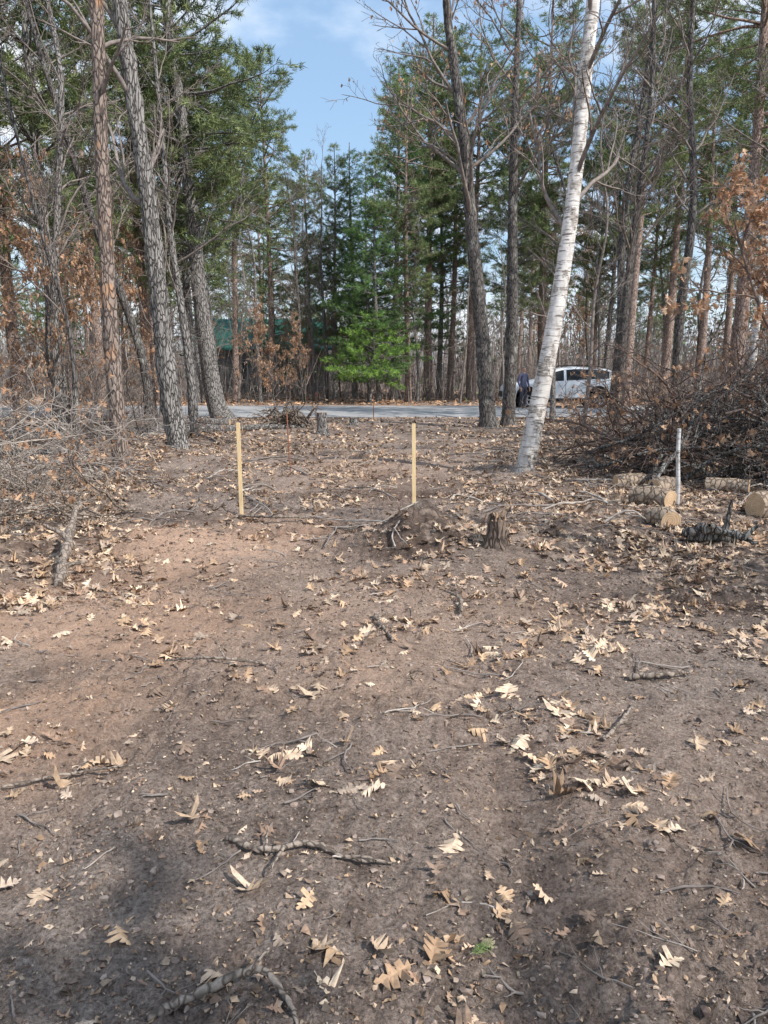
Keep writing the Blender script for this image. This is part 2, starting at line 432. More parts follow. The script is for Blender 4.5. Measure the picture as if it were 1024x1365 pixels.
# leaf litter -------------------------------------------------------------------
def scatter(n, y0, y1, halfk, base, xpad=.6, right=0):
    u = G.random(n); y = np.sqrt(y0*y0+u*(y1*y1-y0*y0))
    x = G.uniform(-1, 1, n)*(y*halfk+xpad)
    cl = fbm(x*2.5, y*2.5, 91)
    d = base+litter(x, y)*1.0+right*sst(-.1, 1.2, x)
    d = d*(.2+1.8*sst(.38, .66, cl))
    k = G.random(n) < d
    x, y = x[k], y[k]
    k = (y < ROAD0-.1) | (y > ROAD1+.3) | (G.random(len(y)) < .02)
    x, y = x[k], y[k]
    z = H(x, y)
    z = np.where((y > ROAD0) & (y < ROAD1), .06, z)
    return np.stack([x, y, z], -1)
B = MB()
P = scatter(4200, 1.2, 5.0, .62, .19, right=.14); P[:, 2] += .006
leaves(B, P, .05+.075*G.random(len(P)), LT, .45)
P = scatter(6000, 1.2, 6.0, .62, .35, right=.2); P[:, 2] += .004
leaves(B, P, G.uniform(.02, .055, len(P)), LS, .6, PALM)
P = scatter(14000, 4.8, 9.5, .66, .15); P[:, 2] += .008
leaves(B, P, G.uniform(.05, .125, len(P)), LT, .55, np.vstack([PAL, PAL, PALM]))
P = scatter(26000, 9.3, 17, .7, .18); P[:, 2] += .01
leaves(B, P, G.uniform(.07, .135, len(P)), LS, .6, np.vstack([PAL, PALM]))
P = scatter(26000, 16.5, 27, .75, .22); P[:, 2] += .015
leaves(B, P, G.uniform(.08, .15, len(P)), LQ, .6, np.vstack([PAL, PALM]))
PALO = PAL*np.array([1.0, .85, .75])
P = scatter(20000, 36.5, 60, .8, .1); P[:, 2] += .02
leaves(B, P, G.uniform(.14, .28, len(P)), LQ, .6, PALO)
B.obj('leaf_litter', [M_leaf])

def clods():
    B = MB()
    ico = [(0, 0, 1), (.89, 0, .45), (.28, .85, .45), (-.72, .53, .45), (-.72, -.53, .45), (.28, -.85, .45), (.72, .53, -.45), (-.28, .85, -.45), (-.89, 0, -.45), (-.28, -.85, -.45), (.72, -.53, -.45), (0, 0, -1)]
    f = [(0, 1, 2), (0, 2, 3), (0, 3, 4), (0, 4, 5), (0, 5, 1), (1, 6, 2), (2, 7, 3), (3, 8, 4), (4, 9, 5), (5, 10, 1), (6, 7, 2), (7, 8, 3), (8, 9, 4), (9, 10, 5), (10, 6, 1), (11, 7, 6), (11, 8, 7), (11, 9, 8), (11, 10, 9), (11, 6, 10)]
    V0 = np.array(ico); F0 = np.array(f)
    n = 32000
    u = G.random(n); y = 1.3+u**1.6*8.5; x = G.uniform(-1, 1, n)*(y*.6+.4)
    cl = sst(.38, .64, fbm(x*1.2+3, y*1.2, 31)); k = G.random(n) < .3+.7*cl; x, y = x[k], y[k]; n = len(x)
    s = .002+.009*G.random(n)**4+.0007*y
    V = V0[None]*s[:, None, None]*G.uniform(.35, 1.6, (n, 12, 1))*np.array([1, 1, .7])*G.uniform(.5, 1.5, (n, 1, 3))
    V = V+np.stack([x, y, H(x, y)+s*.1], -1)[:, None]
    F = (F0[None]+np.arange(n)[:, None, None]*12).reshape(-1, 3)
    pal = np.array([[.18, .135, .11], [.27, .205, .17], [.36, .285, .24], [.13, .095, .08], [.23, .175, .145]])
    C = np.repeat(pal[G.integers(0, 5, n)], 12, 0)
    B.add(V, F, C, 0, False)
    n = 20000
    u = G.random(n); y = 1.3+u**1.4*9; x = G.uniform(-1, 1, n)*(y*.6+.4)
    s = (.003+.013*G.random(n)**2.5)+.0009*y
    Q = np.array([[-.5, -.3, 0], [.3, -.3, .1], [.6, .1, 0], [.1, .4, .1], [-.4, .2, .2]])
    yaw = G.uniform(0, 6.28, n); c_, s_ = np.cos(yaw), np.sin(yaw)
    V = Q[None]*s[:, None, None]*G.uniform(.3, 1.9, (n, 1, 3))+G.normal(size=(n, 5, 3))*s[:, None, None]*.25
    V = np.stack([V[..., 0]*c_[:, None]-V[..., 1]*s_[:, None], V[..., 0]*s_[:, None]+V[..., 1]*c_[:, None], V[..., 2]], -1)
    V += np.stack([x, y, H(x, y)+.004], -1)[:, None]
    C = np.repeat(PAL[G.integers(0, 8, n)]*G.uniform(.3, 1.0, (n, 1)), 5, 0)
    B.add(V, np.arange(n*5).reshape(-1, 5), C, 0, False)
    B.obj('soil_clods', [M_leaf])
clods()

def ground_stick(B, x0, y0, yaw, L, r, col=(1, 1, 1), mat=0, bend=.25, lift=.0, fork=1, k=6):
    n = max(7, int(L/.04)) if L < 1 else 14
    s = np.linspace(0, 1, n); a = yaw+bend*(np.cumsum(G.normal(size=n))/math.sqrt(n))
    x = x0+np.cumsum(np.cos(a))*L/n; y = y0+np.cumsum(np.sin(a))*L/n
    z = H(x, y)*.5+np.interp(s, [0, 1], [Hs(x0, y0), float(H(x[-1:], y[-1:])[0])])*.5+r*1.3+.006+lift*np.sin(s*3.14)
    P = np.stack([x, y, z], -1)
    tube(B, P, r*np.interp(s, [0, .1, 1], [.8, 1, .45])*(1+.18*G.normal(size=n)), k, col, mat, cap=mat)
    for f in range(fork):
        i = G.integers(n//4, n-2)
        if L*.35 > .02:
            a2 = a[i]+R.choice([-1, 1])*G.uniform(.4, 1.); q = np.linspace(0, 1, 5)
            X = P[i, 0]+np.cos(a2)*q*L*.35; Y = P[i, 1]+np.sin(a2)*q*L*.35
            tube(B, np.stack([X, Y, H(X, Y)*.6+P[i, 2]*.4+lift*.3+r*.4+q*.01+.004], -1), r*(.6-.35*q), 4, col, mat)
B = MB()
for i in range(230):
    y = 1.4+R.random()**1.3*7; x = R.uniform(-1, 1)*(y*.58+.3)
    ground_stick(B, x, y, R.uniform(0, 6.28), R.uniform(.05, .28)*(1+.08*y), R.uniform(.0015, .0045)*(1+.07*y), mat=R.choice([0, 0, 0, 1]), fork=R.choice([0, 1, 2]), k=5, bend=.6)
for i in range(560):
    y = R.uniform(7, 25)
    x = R.uniform(-1, 1)*(y*.55+.6)
    if litter([x], [y])[0] < .5 and R.random() < .6: continue
    ground_stick(B, x, y, R.uniform(0, 6.28), R.uniform(.3, 1.4), R.uniform(.005, .016), mat=R.choice([0, 0, 1]), lift=R.uniform(0, .12), fork=2, k=5, bend=.5)
B.obj('fallen_twigs', [M_twig, M_pale])

def branch_obj(name, ctrl, r, mats, mat=0, forks=(), k=10, n=30):
    B = MB(); P = catmull(ctrl, n)
    P[1:-1] += G.normal(size=(n-2, 3))*r*.22
    for q in range(1, n-1): P[q, 2] = max(P[q, 2], Hs(P[q, 0], P[q, 1])+r*.5)
    s = np.linspace(0, 1, n)
    tube(B, P, r*np.interp(s, [0, .05, .6, 1], [.8, 1, .8, .35])*(1+.10*G.normal(size=n)), k, mat=0, cap=0, rough=.3)
    for (t, dx, dy, dz, l) in forks:
        p = P[int(t*(n-1))]; q = np.linspace(0, 1, 8)[:, None]
        tube(B, p+q*np.array([dx, dy, dz])*l+np.array([0, 0, 1])*(q*(1-q))*l*.2+G.normal(size=(8, 3))*l*.02*q, r*.6*(1-.6*q[:, 0]), 6)
    B.obj(name, mats)
def gz(x, y, o=0): return (x, y, Hs(x, y)+o)
branch_obj('fallen_branch', [gz(-.53, 2.27, .012), gz(-.38, 2.22, .02), gz(-.25, 2.24, .018), gz(-.12, 2.19, .018), gz(.03, 2.17, .012)], .0105, [M_stick], forks=[(.25, -.1, .9, .1, .1), (.35, -.2, -1, .05, .13), (.8, .9, -.3, .1, .08)])
branch_obj('fallen_branch', [gz(-.58, 1.58, .012), gz(-.45, 1.66, .03), gz(-.33, 1.69, .05), gz(-.24, 1.62, .02), gz(-.20, 1.52, .01)], .011, [M_stick], forks=[(.5, .4, .5, .2, .09)])
branch_obj('fallen_branch', [gz(-2.36, 5.25, .02), gz(-2.42, 5.5, .12), gz(-2.5, 5.85, .24), gz(-2.55, 6.2, .42)], .042, [M_stick], forks=[(.6, -.8, .3, .3, .3), (.3, .7, .4, .1, .2)])
branch_obj('fallen_branch', [gz(.93, 2.95, .015), gz(1.05, 3.1, .025), gz(1.2, 3.35, .03)], .009, [M_stick], forks=[(.5, .9, .1, .1, .1)])
branch_obj('fallen_branch', [gz(.05, 4.1, .02), gz(-.05, 4.5, .03), gz(-.02, 4.65, .03)], .011, [M_stick], forks=[(.5, .9, .5, .1, .12)])
branch_obj('fallen_branch', [gz(.50, 4.7, .02), gz(.52, 5.0, .03), gz(.42, 5.3, .03)], .013, [M_stick])
branch_obj('fallen_branch', [gz(1.25, 3.62, .02), gz(1.42, 3.6, .03), gz(1.6, 3.66, .02)], .016, [M_stick])
branch_obj('fallen_branch', [gz(-.62, 3.8, .02), gz(-.9, 3.72, .03), gz(-1.2, 3.85, .02)], .009, [M_stick], forks=[(.4, -.4, .6, .2, .3)])
branch_obj('fallen_branch', [gz(-1.6, 8.1, .03), gz(-1.1, 7.9, .06), gz(-.6, 8.1, .03)], .016, [M_stick], forks=[(.4, .4, -.6, .2, .4)])
branch_obj('fallen_branch', [gz(-1.5, 2.55, .015), gz(-1.2, 2.7, .03), gz(-.9, 2.75, .02)], .006, [M_stick], forks=[(.5, .3, .8, .1, .12)])

# ------------------------------------------------------------------ trees
GREEN = np.array([[.19, .235, .095], [.14, .185, .075], [.245, .29, .12], [.10, .14, .06], [.29, .34, .15]])
def pine_mesh(name, Ht, cb, Rc, r0, bark, style='red', seed=0, dens=1., needle=(.25, .028, 11), green=GREEN, whorl=.5, lean=(0, 0), nb=4, dead=16, leanexp=1):
    B = MB()
    n = 40; s = np.linspace(0, 1, n)
    P = np.stack([lean[0]*s**leanexp+.12*np.sin(s*5+seed), lean[1]*s+.12*np.cos(s*4+seed), Ht*s-.15], -1)
    rad = r0*(1-s*.88)*(1+.35*np.exp(-s*Ht/.3))
    tube(B, P, rad, 12, mat=0, rough=.12, seed=seed)
    def at(z):
        i = np.clip(z/Ht, 0, 1)*(n-1); a = int(min(i, n-2)); return P[a]+(P[a+1]-P[a])*(i-a)
    for i in range(dead):
        z = G.uniform(.12*Ht, cb+1); a = G.uniform(0, 6.28); q = at(z); L = G.uniform(.3, 1.8)
        grow(B, q, (math.cos(a), math.sin(a), G.uniform(-.2, .35)), L, .018, 1, 4, 4, .12, 0, ch=(3,), mat=0, rmin=.005)
    TP = []; TD = []; z = cb
    while z < Ht-.2:
        f = (z-cb)/(Ht-cb)
        if style == 'red': prof = (math.sin(math.pi*min(1, f*.75+.22)))**.8
        elif style == 'white': prof = (1-f)**.75*(.6+.4*min(1, f*8))+.06
        else: prof = .25+.75*math.sin(math.pi*min(1, f*.8+.15))
        for b in range(nb):
            if G.random() > .88*dens: continue
            a = G.uniform(0, 6.28); L = max(.35, Rc*prof*G.uniform(.4, 1.25))
            upz = {'red': .15+.5*f, 'white': -.02+.5*f, 'jack': .3*G.normal()+.35*f}[style]
            d = unit(np.array([math.cos(a), math.sin(a), upz]))
            q = at(z+G.uniform(-.2, .2)); sg = 6; pts = [q]; dd = d
            for i in range(sg):
                dd = unit(dd+G.normal(size=3)*.12+np.array([0, 0, .06 if style != 'white' else .02])); pts.append(pts[-1]+dd*L/sg)
            pts = np.array(pts)
            tube(B, pts, np.linspace(.012+.012*L, .006, sg+1), 4, mat=0)
            ns = int(3+L*3.2); sdv = unit(fcross(dd, EYE[2]))
            for c in range(ns):
                t = .3+.7*(c+.5)/ns; x = t*sg; i = min(int(x), sg-1); p0 = pts[i]+(pts[i+1]-pts[i])*(x-i)
                sd = unit(dd*.7+sdv*(.8 if c % 2 else -.8)+np.array([0, 0, G.normal()*.25])); sl = L*.42*(1.2-t*.8)*G.uniform(.5, 1.1)+.1
                p1 = p0+sd*sl
                tube(B, np.array([p0, (p0+p1)/2+[0, 0, .02], p1]), [.009, .006, .004], 3, mat=0)
                m = max(1, int(sl/.14))
                for e in range(m):
                    w = .35+.65*(e+1)/m
                    TP.append(p0+(p1-p0)*w); TD.append(unit(sd+np.array([0, 0, .3])))
            TP.append(pts[-1]); TD.append(dd)
        z += whorl*G.uniform(.6, 1.4)
    TP = np.array(TP); TD = np.array(TD)
    c = green[G.integers(0, len(green), len(TP))]*G.uniform(.65, 1.3, (len(TP), 1))
    tufts(B, TP, TD, *needle, c)
    return B.mesh(name, [bark, M_needle])

PALT = np.array([[.58, .35, .21], [.48, .28, .165], [.68, .46, .30], [.40, .23, .14], [.54, .37, .26]])
def bare_mesh(name, Ht, r0, bark, cb=.3, nb=20, Lb=3.2, lean=(0, 0), ctrl=None, depth=2, leafn=0, k=10, ch=(5, 4, 3), up=.10, seed=0, rough=.15, tint=None, rtop=.15, ang0=(.5, 1.1)):
    B = MB()
    n = max(30, int(Ht/.12)) if k > 14 else 30
    if ctrl is None:
        s_ = np.linspace(0, 1, 6)
        ctrl = np.stack([lean[0]*s_+G.normal(size=6)*.02*Ht*s_, lean[1]*s_+G.normal(size=6)*.02*Ht*s_, Ht*s_-.1], -1)
    P = catmull(ctrl, n); s = np.linspace(0, 1, n)
    zz = P[:, 2]-P[0, 2]
    rad = r0*(1-(1-rtop)*s**1.1)*(1+.45*np.exp(-zz/.22))
    cc = (1, 1, 1)
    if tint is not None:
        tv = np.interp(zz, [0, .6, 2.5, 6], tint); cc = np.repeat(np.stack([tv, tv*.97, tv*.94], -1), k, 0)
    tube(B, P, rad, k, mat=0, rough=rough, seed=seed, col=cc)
    tips = []
    for b in range(nb):
        t = cb+(1-cb)*(b+G.random())/nb; i = min(int(t*(n-1)), n-2); q = P[i]
        a = G.uniform(0, 6.28); e = G.uniform(*ang0)
        d = np.array([math.cos(a)*math.sin(e), math.sin(a)*math.sin(e), math.cos(e)])
        grow(B, q, d, Lb*G.uniform(.5, 1.1)*(1.15-.7*t), max(.01, rad[i]*.38), depth, 5, 6, .14, up*.5, ch=ch, ang=(.4, .9), mat=1, tips=tips, rmin=.0045)
    grow(B, P[-1], P[-1]-P[-2], Lb*.6, rad[-1], depth, 5, 5, .12, up, ch=ch, mat=1, tips=tips, rmin=.0045)
    if leafn and tips:
        TPp = np.array([t[0] for t in tips]); idx = G.integers(0, len(tips), leafn)
        w = fbm(TPp[idx, 0]*.9+9, TPp[idx, 2]*.9, 33)
        idx = idx[w > .45]
        LP = TPp[idx]+G.normal(size=(len(idx), 3))*.05
        leaves(B, LP, G.uniform(.08, .15, len(LP)), LS if Ht < 6 else LQ, .8, PALT, mat=2, down=True)
    return B.mesh(name, [bark, M_twig, M_oakleaf])

PN = [pine_mesh('pine_a', 20, 7.6, 3.0, .24, M_red, 'red', 1),
      pine_mesh('pine_b', 18, 5.4, 2.8, .20, M_red, 'jack', 2),
      pine_mesh('pine_c', 21, 9.5, 3.3, .27, M_red, 'jack', 3, .95),
      pine_mesh('pine_d', 17, 5.0, 2.6, .18, M_gray, 'red', 4)]
WP = [pine_mesh('white_pine_a', 13, 1.4, 2.6, .15, M_gray, 'white', 5, 1.0, (.2, .026, 11), GREEN*np.array([.72, 1., .75]), .42, nb=5, dead=0),
      pine_mesh('white_pine_b', 17, 3.2, 3.0, .2, M_gray, 'white', 6, .95, (.22, .026, 11), GREEN*np.array([.72, .98, .75]), .5, nb=5, dead=4)]
BRI = GREEN*np.array([1.05, 1.4, .72])
WP.append(pine_mesh('bright_pine', 5.0, 1.6, 2.6, .08, M_gray, 'white', 8, .9, (.22, .032, 12), BRI, .38, nb=5, dead=0))
HW = [bare_mesh('hardwood_a', 15, .14, M_dark, .3, 22, 3.4, lean=(.8, .3), depth=3, ch=(5, 4, 3)),
      bare_mesh('hardwood_b', 13, .11, M_gray, .22, 22, 2.8, lean=(-.6, 0), depth=3, ch=(4, 4, 3)),
      bare_mesh('hardwood_c', 17, .17, M_dark, .35, 22, 4.0, lean=(.3, -.5), depth=3, ch=(5, 4, 3)),
      bare_mesh('sapling', 8, .05, M_twig, .2, 18, 1.8, lean=(.5, .3), depth=2, ch=(4, 4))]
HF = [bare_mesh('far_hardwood_a', 15, .14, M_gray, .3, 20, 3.4, lean=(.8, .3), depth=2, ch=(5, 4), k=7),
      bare_mesh('far_hardwood_b', 17, .17, M_dark, .35, 20, 4.0, lean=(-.5, -.5), depth=2, ch=(5, 4), k=7)]
OK_ = [bare_mesh('oak_a', 5.5, .05, M_dark, .15, 20, 1.9, lean=(.4, .1), depth=2, leafn=1900, ch=(5, 5)),
       bare_mesh('oak_b', 3.6, .035, M_dark, .08, 16, 1.5, lean=(-.3, .2), depth=2, leafn=1200, ch=(5, 5)),
       bare_mesh('oak_c', 9, .09, M_dark, .2, 22, 2.6, lean=(.4, .4), depth=2, leafn=3200, ch=(5, 6))]
SH = [bare_mesh('shrub_a', 2.2, .02, M_twig, .02, 22, 1.4, depth=2, ch=(4, 4)),
      bare_mesh('shrub_b', 3.0, .025, M_brush, .02, 22, 1.6, depth=2, ch=(4, 4), leafn=200)]

def put(name, me, x, y, sc=1., rot=None, parent=None, dz=0):
    return add_obj(name, me, (x, y, Hs(x, y)-.05+dz), parent, R.uniform(0, 6.28) if rot is None else rot, sc)

def hero(name, base, ctrl, r0, bark, **kw):
    z = Hs(*base); c = np.array([(p[0]-base[0], p[1]-base[1], p[2]-z) for p in ctrl])
    me = bare_mesh(name, c[-1][2], r0, bark, ctrl=c, **kw)
    return add_obj(name, me, (base[0], base[1], z))
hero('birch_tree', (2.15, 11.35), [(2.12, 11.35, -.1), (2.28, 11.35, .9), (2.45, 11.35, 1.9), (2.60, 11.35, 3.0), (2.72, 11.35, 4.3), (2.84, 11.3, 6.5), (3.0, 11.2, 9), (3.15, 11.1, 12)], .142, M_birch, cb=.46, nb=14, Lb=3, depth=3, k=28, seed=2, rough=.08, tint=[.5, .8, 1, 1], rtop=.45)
hero('oak_tree', (3.0, 21.7), [(3.02, 21.7, -.1), (2.88, 21.7, 1.5), (2.66, 21.7, 3.5), (2.4, 21.7, 5.5), (2.2, 21.7, 7.4), (1.85, 21.6, 9.5), (1.6, 21.5, 11.4), (1.7, 21.4, 15)], .235, M_dark, cb=.42, nb=16, Lb=5, depth=3, k=24, seed=3, rough=.14, leafn=700, rtop=.3)
hero('oak_tree', (3.77, 22.9), [(3.77, 22.9, -.1), (3.8, 22.9, 3), (3.72, 22.9, 6), (3.7, 22.9, 9), (3.72, 22.9, 12), (3.6, 22.9, 16)], .20, M_dark, cb=.4, nb=16, Lb=4.5, depth=3, k=22, seed=4, rough=.14, leafn=1200)
hero('pine_tree', (-3.99, 11.35), [(-3.99, 11.35, -.1), (-4.02, 11.35, 2), (-4.0, 11.35, 4), (-3.93, 11.35, 6.5), (-3.9, 11.4, 10), (-3.9, 11.4, 13)], .120, M_redL, cb=.5, nb=8, Lb=2, depth=2, k=26, seed=5, rough=.18, rtop=.55)
hero('pine_tree', (-3.76, 13.67), [(-3.72, 13.67, -.1), (-3.86, 13.67, 1.2), (-3.96, 13.67, 2.8), (-4.08, 13.67, 4.8), (-4.3, 13.67, 7.0), (-4.5, 13.6, 9.5), (-4.6, 13.6, 13)], .185, M_gray, cb=.45, nb=10, Lb=3, depth=2, k=30, seed=6, rough=.28, rtop=.5)
hero('maple_tree', (-4.25, 17), [(-4.25, 17, -.1), (-4.35, 17, 2), (-4.6, 17, 4.5), (-4.7, 17, 7), (-4.9, 17, 11)], .11, M_gray, cb=.35, nb=16, Lb=2.6, depth=3, k=16, seed=7)
hero('maple_tree', (-6.0, 19.3), [(-6.0, 19.3, -.1), (-6.1, 19.3, 2), (-7.0, 19.2, 5), (-7.6, 19, 7.5), (-8.2, 19, 10), (-8.4, 19, 13)], .13, M_dark, cb=.35, nb=16, Lb=3.5, depth=3, k=16, seed=8)
hero('maple_tree', (-5.3, 12.8), [(-5.3, 12.8, -.1), (-5.2, 12.8, 2), (-5.6, 12.8, 4), (-6.1, 12.8, 7), (-6.3, 12.8, 10)], .05, M_dark, cb=.3, nb=18, Lb=2.6, depth=3, k=12, seed=9)
me = pine_mesh('pine_leaning', 18, 5.2, 3.2, .29, M_gray, 'jack', 12, 1.05, (.21, .022, 15), lean=(-1.6, 0), leanexp=.5)
add_obj('pine_tree', me, (-4.85, 23.3, Hs(-5, 23.3)), rot=0)

for (x, y, k, s, r) in [(-7.7, 24.6, 1, .95, 1.), (-8.3, 43, 0, .9, 2.), (-12, 41, 1, 1, 3.), (-2.9, 46, 3, .86, .5), (2.75, 46.5, 0, 1.08, 4.),
                        (5.2, 45, 2, .95, 5.), (-4.8, 49, 1, .82, 1.4), (8.6, 42, 1, 1.0, .2), (12.4, 38.5, 0, 1.05, 2.2), (15.5, 42, 2, 1., 3.3),
                        (11.0, 24, 2, .9, 2.9), (16.5, 25.5, 1, 1., .9), (13.5, 46, 3, 1.0, 5.5), (20, 43, 0, 1.1, 1.1), (-11.5, 24, 0, .9, 4.4), (-15, 40, 2, 1, 1.7),
                        (6.8, 41, 3, 1.0, 3.0), (-17, 23, 1, 1., 2.), (9.6, 47, 2, 1.1, .7), (-13.5, 17.5, 3, .9, .3), (-9.6, 39.6, 3, 1., 5.1),
                        (-9.2, 21.5, 3, 1., 2.2), (-6.4, 24.9, 3, .9, 3.3), (-6.7, 45, 1, 1.05, 1.9), (4.2, 48, 1, 1.1, 2.4), (1.2, 41, 1, .9, .4)]:
    put('pine_tree', PN[k], x, y, s, r)
for (x, y, k, s) in [(-.9, 41.5, 0, .95), (.7, 44, 1, 1.08), (-1.9, 47, 1, .88), (3.6, 50, 1, 1.0), (-.6, 38.9, 2, .9), (-7.5, 53, 0, .8)]:
    put('white_pine_tree', WP[k], x, y, s)
for (x, y, k, s) in [(-3.2, 42, 0, .85), (-3.9, 43, 1, .9), (-4.4, 41, 0, .8), (1.8, 40.5, 1, .8), (5.6, 25, 1, .9), (4.9, 18.6, 3, 1.1), (6.2, 20, 0, .9), (8.3, 21.5, 2, .9), (-7.2, 16.8, 1, 1.), (-8.6, 14, 0, .9), (-6.4, 21.5, 3, 1.1),
                     (-9.9, 19, 2, .9), (8.2, 15.8, 1, .9), (7.6, 25.2, 2, .95), (-6.5, 40, 1, 1.), (3.9, 39, 3, 1.1), (6.9, 11.8, 1, .8), (-7.4, 10.6, 3, 1.1), (-7.6, 39.4, 3, 1.3), (-8.6, 38.9, 1, .8),
                     (6.2, 39.2, 3, 1.2), (11.2, 40, 1, 1.), (9.2, 39.4, 3, 1.4)]:
    put('bare_hardwood_tree', HW[k], x, y, s)
for (x, y, k, s) in [(-7.6, 12.6, 0, 1.), (-9., 16, 2, .85), (-6.9, 15.6, 0, .9), (-8.2, 19.5, 1, 1.2), (-6.6, 9.6, 1, .95), (-8.0, 22.5, 0, 1.), (9., 12.4, 0, .9), (7.9, 13.2, 0, .85), (8.4, 17, 0, 1.), (11, 15, 2, .8),
                     (-4.2, 39.5, 0, .7), (-5.6, 39, 1, 1.1), (-6.8, 38.8, 0, .8)]:
    put('oak_sapling', OK_[k], x, y, s)

# trees behind the photographer (they dapple the clearing)
for (me, nm, x, y, s) in [(OK_[2], 'oak_tree', 6.4, -3.4, 1.1), (HW[0], 'bare_hardwood_tree', 9.9, 1.8, .9), (PN[3], 'pine_tree', 9.7, .6, .5), (HW[1], 'bare_hardwood_tree', 11.5, 4.6, 1.), (HW[2], 'bare_hardwood_tree', 8.8, -5, 1.)]:
    put(nm, me, x, y, s)

DF = empty('distant_forest')
def okpos(x, y):
    if ROAD0-1.2 < y < ROAD1+1.8: return False
    return True
cnt = 0
while cnt < 150:
    y = 39+R.random()**.9*75; x = R.uniform(-1, 1)*(y*.60+5)
    if not okpos(x, y): continue
    u = x/y
    q = R.random()
    if -.15 < u < .01:
        if q < .7: me, s = R.choice([(HW[3], 1.1), (OK_[0], 1.), (HF[0], .8)])
        else: me, s = WP[0], R.uniform(.7, .95)
    elif q < .38: me, s = R.choice(PN), R.uniform(.75, 1.05)
    elif q < .43: me, s = R.choice(WP[:2]), R.uniform(.6, .9)
    elif q < .84: me, s = R.choice(HF), R.uniform(.8, 1.25)
    else: me, s = R.choice(OK_), R.uniform(.8, 1.5)
    put('tree', me, x, y, s, parent=DF); cnt += 1
for sx in (-1, 1):
    for i in range(20):
        y = R.uniform(12, 25.3); x = sx*(R.uniform(.50, .80)*y+2.5)
        me = R.choice([PN[1], PN[3], HF[0], HF[1], HW[3], OK_[0], OK_[2]] if sx < 0 else [HF[0], HF[1], HW[3], OK_[0], HW[3], PN[0]]); put('tree', me, x, y, R.uniform(.8, 1.1), parent=DF)
def thicket(name, n_st, n_lf, y0, y1, hmax, hl, wid, pal, leafsize=.3, halfk=.66):
    B = MB()
    y = G.uniform(y0, y1, n_st); x = G.uniform(-1, 1, n_st)*(y*halfk+6); z = H(x, y)
    h = hmax*(.35+.65*fbm(x*.15, y*.15, 7))*G.uniform(.3, 1., n_st)
    d = np.stack([G.normal(size=n_st)*.22, G.normal(size=n_st)*.22, np.ones(n_st)], -1)
    z0 = z+G.random(n_st)**2*h*.6
    P0 = np.stack([x, y, z0], -1); P1 = P0+d*(h*.6)[:, None]; yaw = G.uniform(0, 6.28, n_st); w = np.stack([np.cos(yaw), np.sin(yaw), 0*yaw], -1)*(wid*G.uniform(.3, 1, n_st))[:, None]
    V = np.stack([P0-w, P0+w, P1], 1)
    g = G.uniform(.7, 1.4, (n_st, 1)); C = np.repeat(np.array([[.28, .235, .21]])*g, 3, 0)
    B.add(V, np.arange(n_st*3).reshape(-1, 3), C, 0, False)
    y = G.uniform(y0, y1, n_lf); x = G.uniform(-1, 1, n_lf)*(y*halfk+6); z = G.random(n_lf)**1.3*hl
    kk = fbm(x*.35+3, z*.45+y*.1, 19) > .50; x, y, z = x[kk], y[kk], z[kk]; n = len(x)
    Q = G.normal(size=(n, 4, 3))*leafsize*.5
    tone = vn(x*.12, y*.2+z*.1, 5)
    ci = (tone*len(pal)).astype(int).clip(0, len(pal)-1); c = np.array(pal)[np.where(G.random(n) < .6, ci, G.integers(0, len(pal), n))]*G.uniform(.6, 1.3, (n, 1))
    V = np.stack([x, y, z+.1+H(x, y)], -1)[:, None]+Q
    B.add(V[:, :3].reshape(-1, 3), np.arange(n*3).reshape(-1, 3), np.repeat(c, 3, 0), 0, False)
    B.obj(name, [M_needle], parent=DF)
BRN = [(.24, .19, .16), (.38, .24, .16), (.20, .165, .14), (.16, .19, .09), (.44, .29, .19)]
GRN = [(.14, .185, .085), (.22, .19, .165), (.12, .165, .075), (.26, .215, .18), (.17, .205, .10)]
thicket('roadside_thicket', 10000, 4000, 39, 62, 4.8, 2.6, .022, BRN, leafsize=.14)
thicket('forest_interior', 9000, 11000, 62, 90, 13, 8, .04, GRN+BRN[:2], leafsize=.30)
thicket('far_treeline', 11000, 24000, 100, 135, 18, 13, .09, GRN, leafsize=.65)

UG = empty('undergrowth')
for i in range(70):
    y = R.uniform(9, 25.5); sx = R.choice([-1, 1]); x = sx*(3.9+.12*y+R.random()**1.2*(y*.4+1))
    if sx > 0 and y > 17 and x < 11: continue
    put('shrub', R.choice(SH), x, y, R.uniform(.35, .85), parent=UG)

# ------------------------------------------------------------------ brush piles
def pick_leaf_pts(tips, n, zmin, seed, th):
    T = np.array([t[0] for t in tips]); idx = G.integers(0, len(T), n*4); q = T[idx]
    q = q[(q[:, 2] > zmin) & (fbm(q[:, 0]*1.5+5, q[:, 2]*1.5, seed) > th)][:n]
    return q+G.normal(size=q.shape)*.045
def brush(name, cx, cy, rx, ry, hz, n, leafn, mats, L=(1.2, 2.6), r=(.008, .022), ez=(-.15, .45), ch=(5, 4)):
    B = MB(); tips = []
    for i in range(n):
        a = R.uniform(0, 6.28); q = math.sqrt(R.random()); x = cx+rx*q*math.cos(a); y = cy+ry*q*math.sin(a)
        z = Hs(x, y)+R.random()*hz*(1-q*q*.8)
        yaw = R.uniform(0, 6.28); d = (math.cos(yaw), math.sin(yaw)*.7, R.uniform(*ez))
        l = R.uniform(*L); p = np.array([x, y, z])-np.array(d)*l*.5; p[2] = max(p[2], Hs(p[0], p[1])+.05)
        grow(B, p, d, l, R.uniform(*r), 2, 6, 7, .2, -.01, ch=ch, ang=(.35, .9), mat=0, tips=tips, rmin=.003)
    B.V = [np.c_[v[:, :2], np.maximum(v[:, 2], .02)] for v in B.V]
    P = pick_leaf_pts(tips, leafn, .2, 93, .5)
    leaves(B, P, G.uniform(.07, .13, len(P)), LT, .8, PALT, mat=1, down=True)
    return B.obj(name, mats)
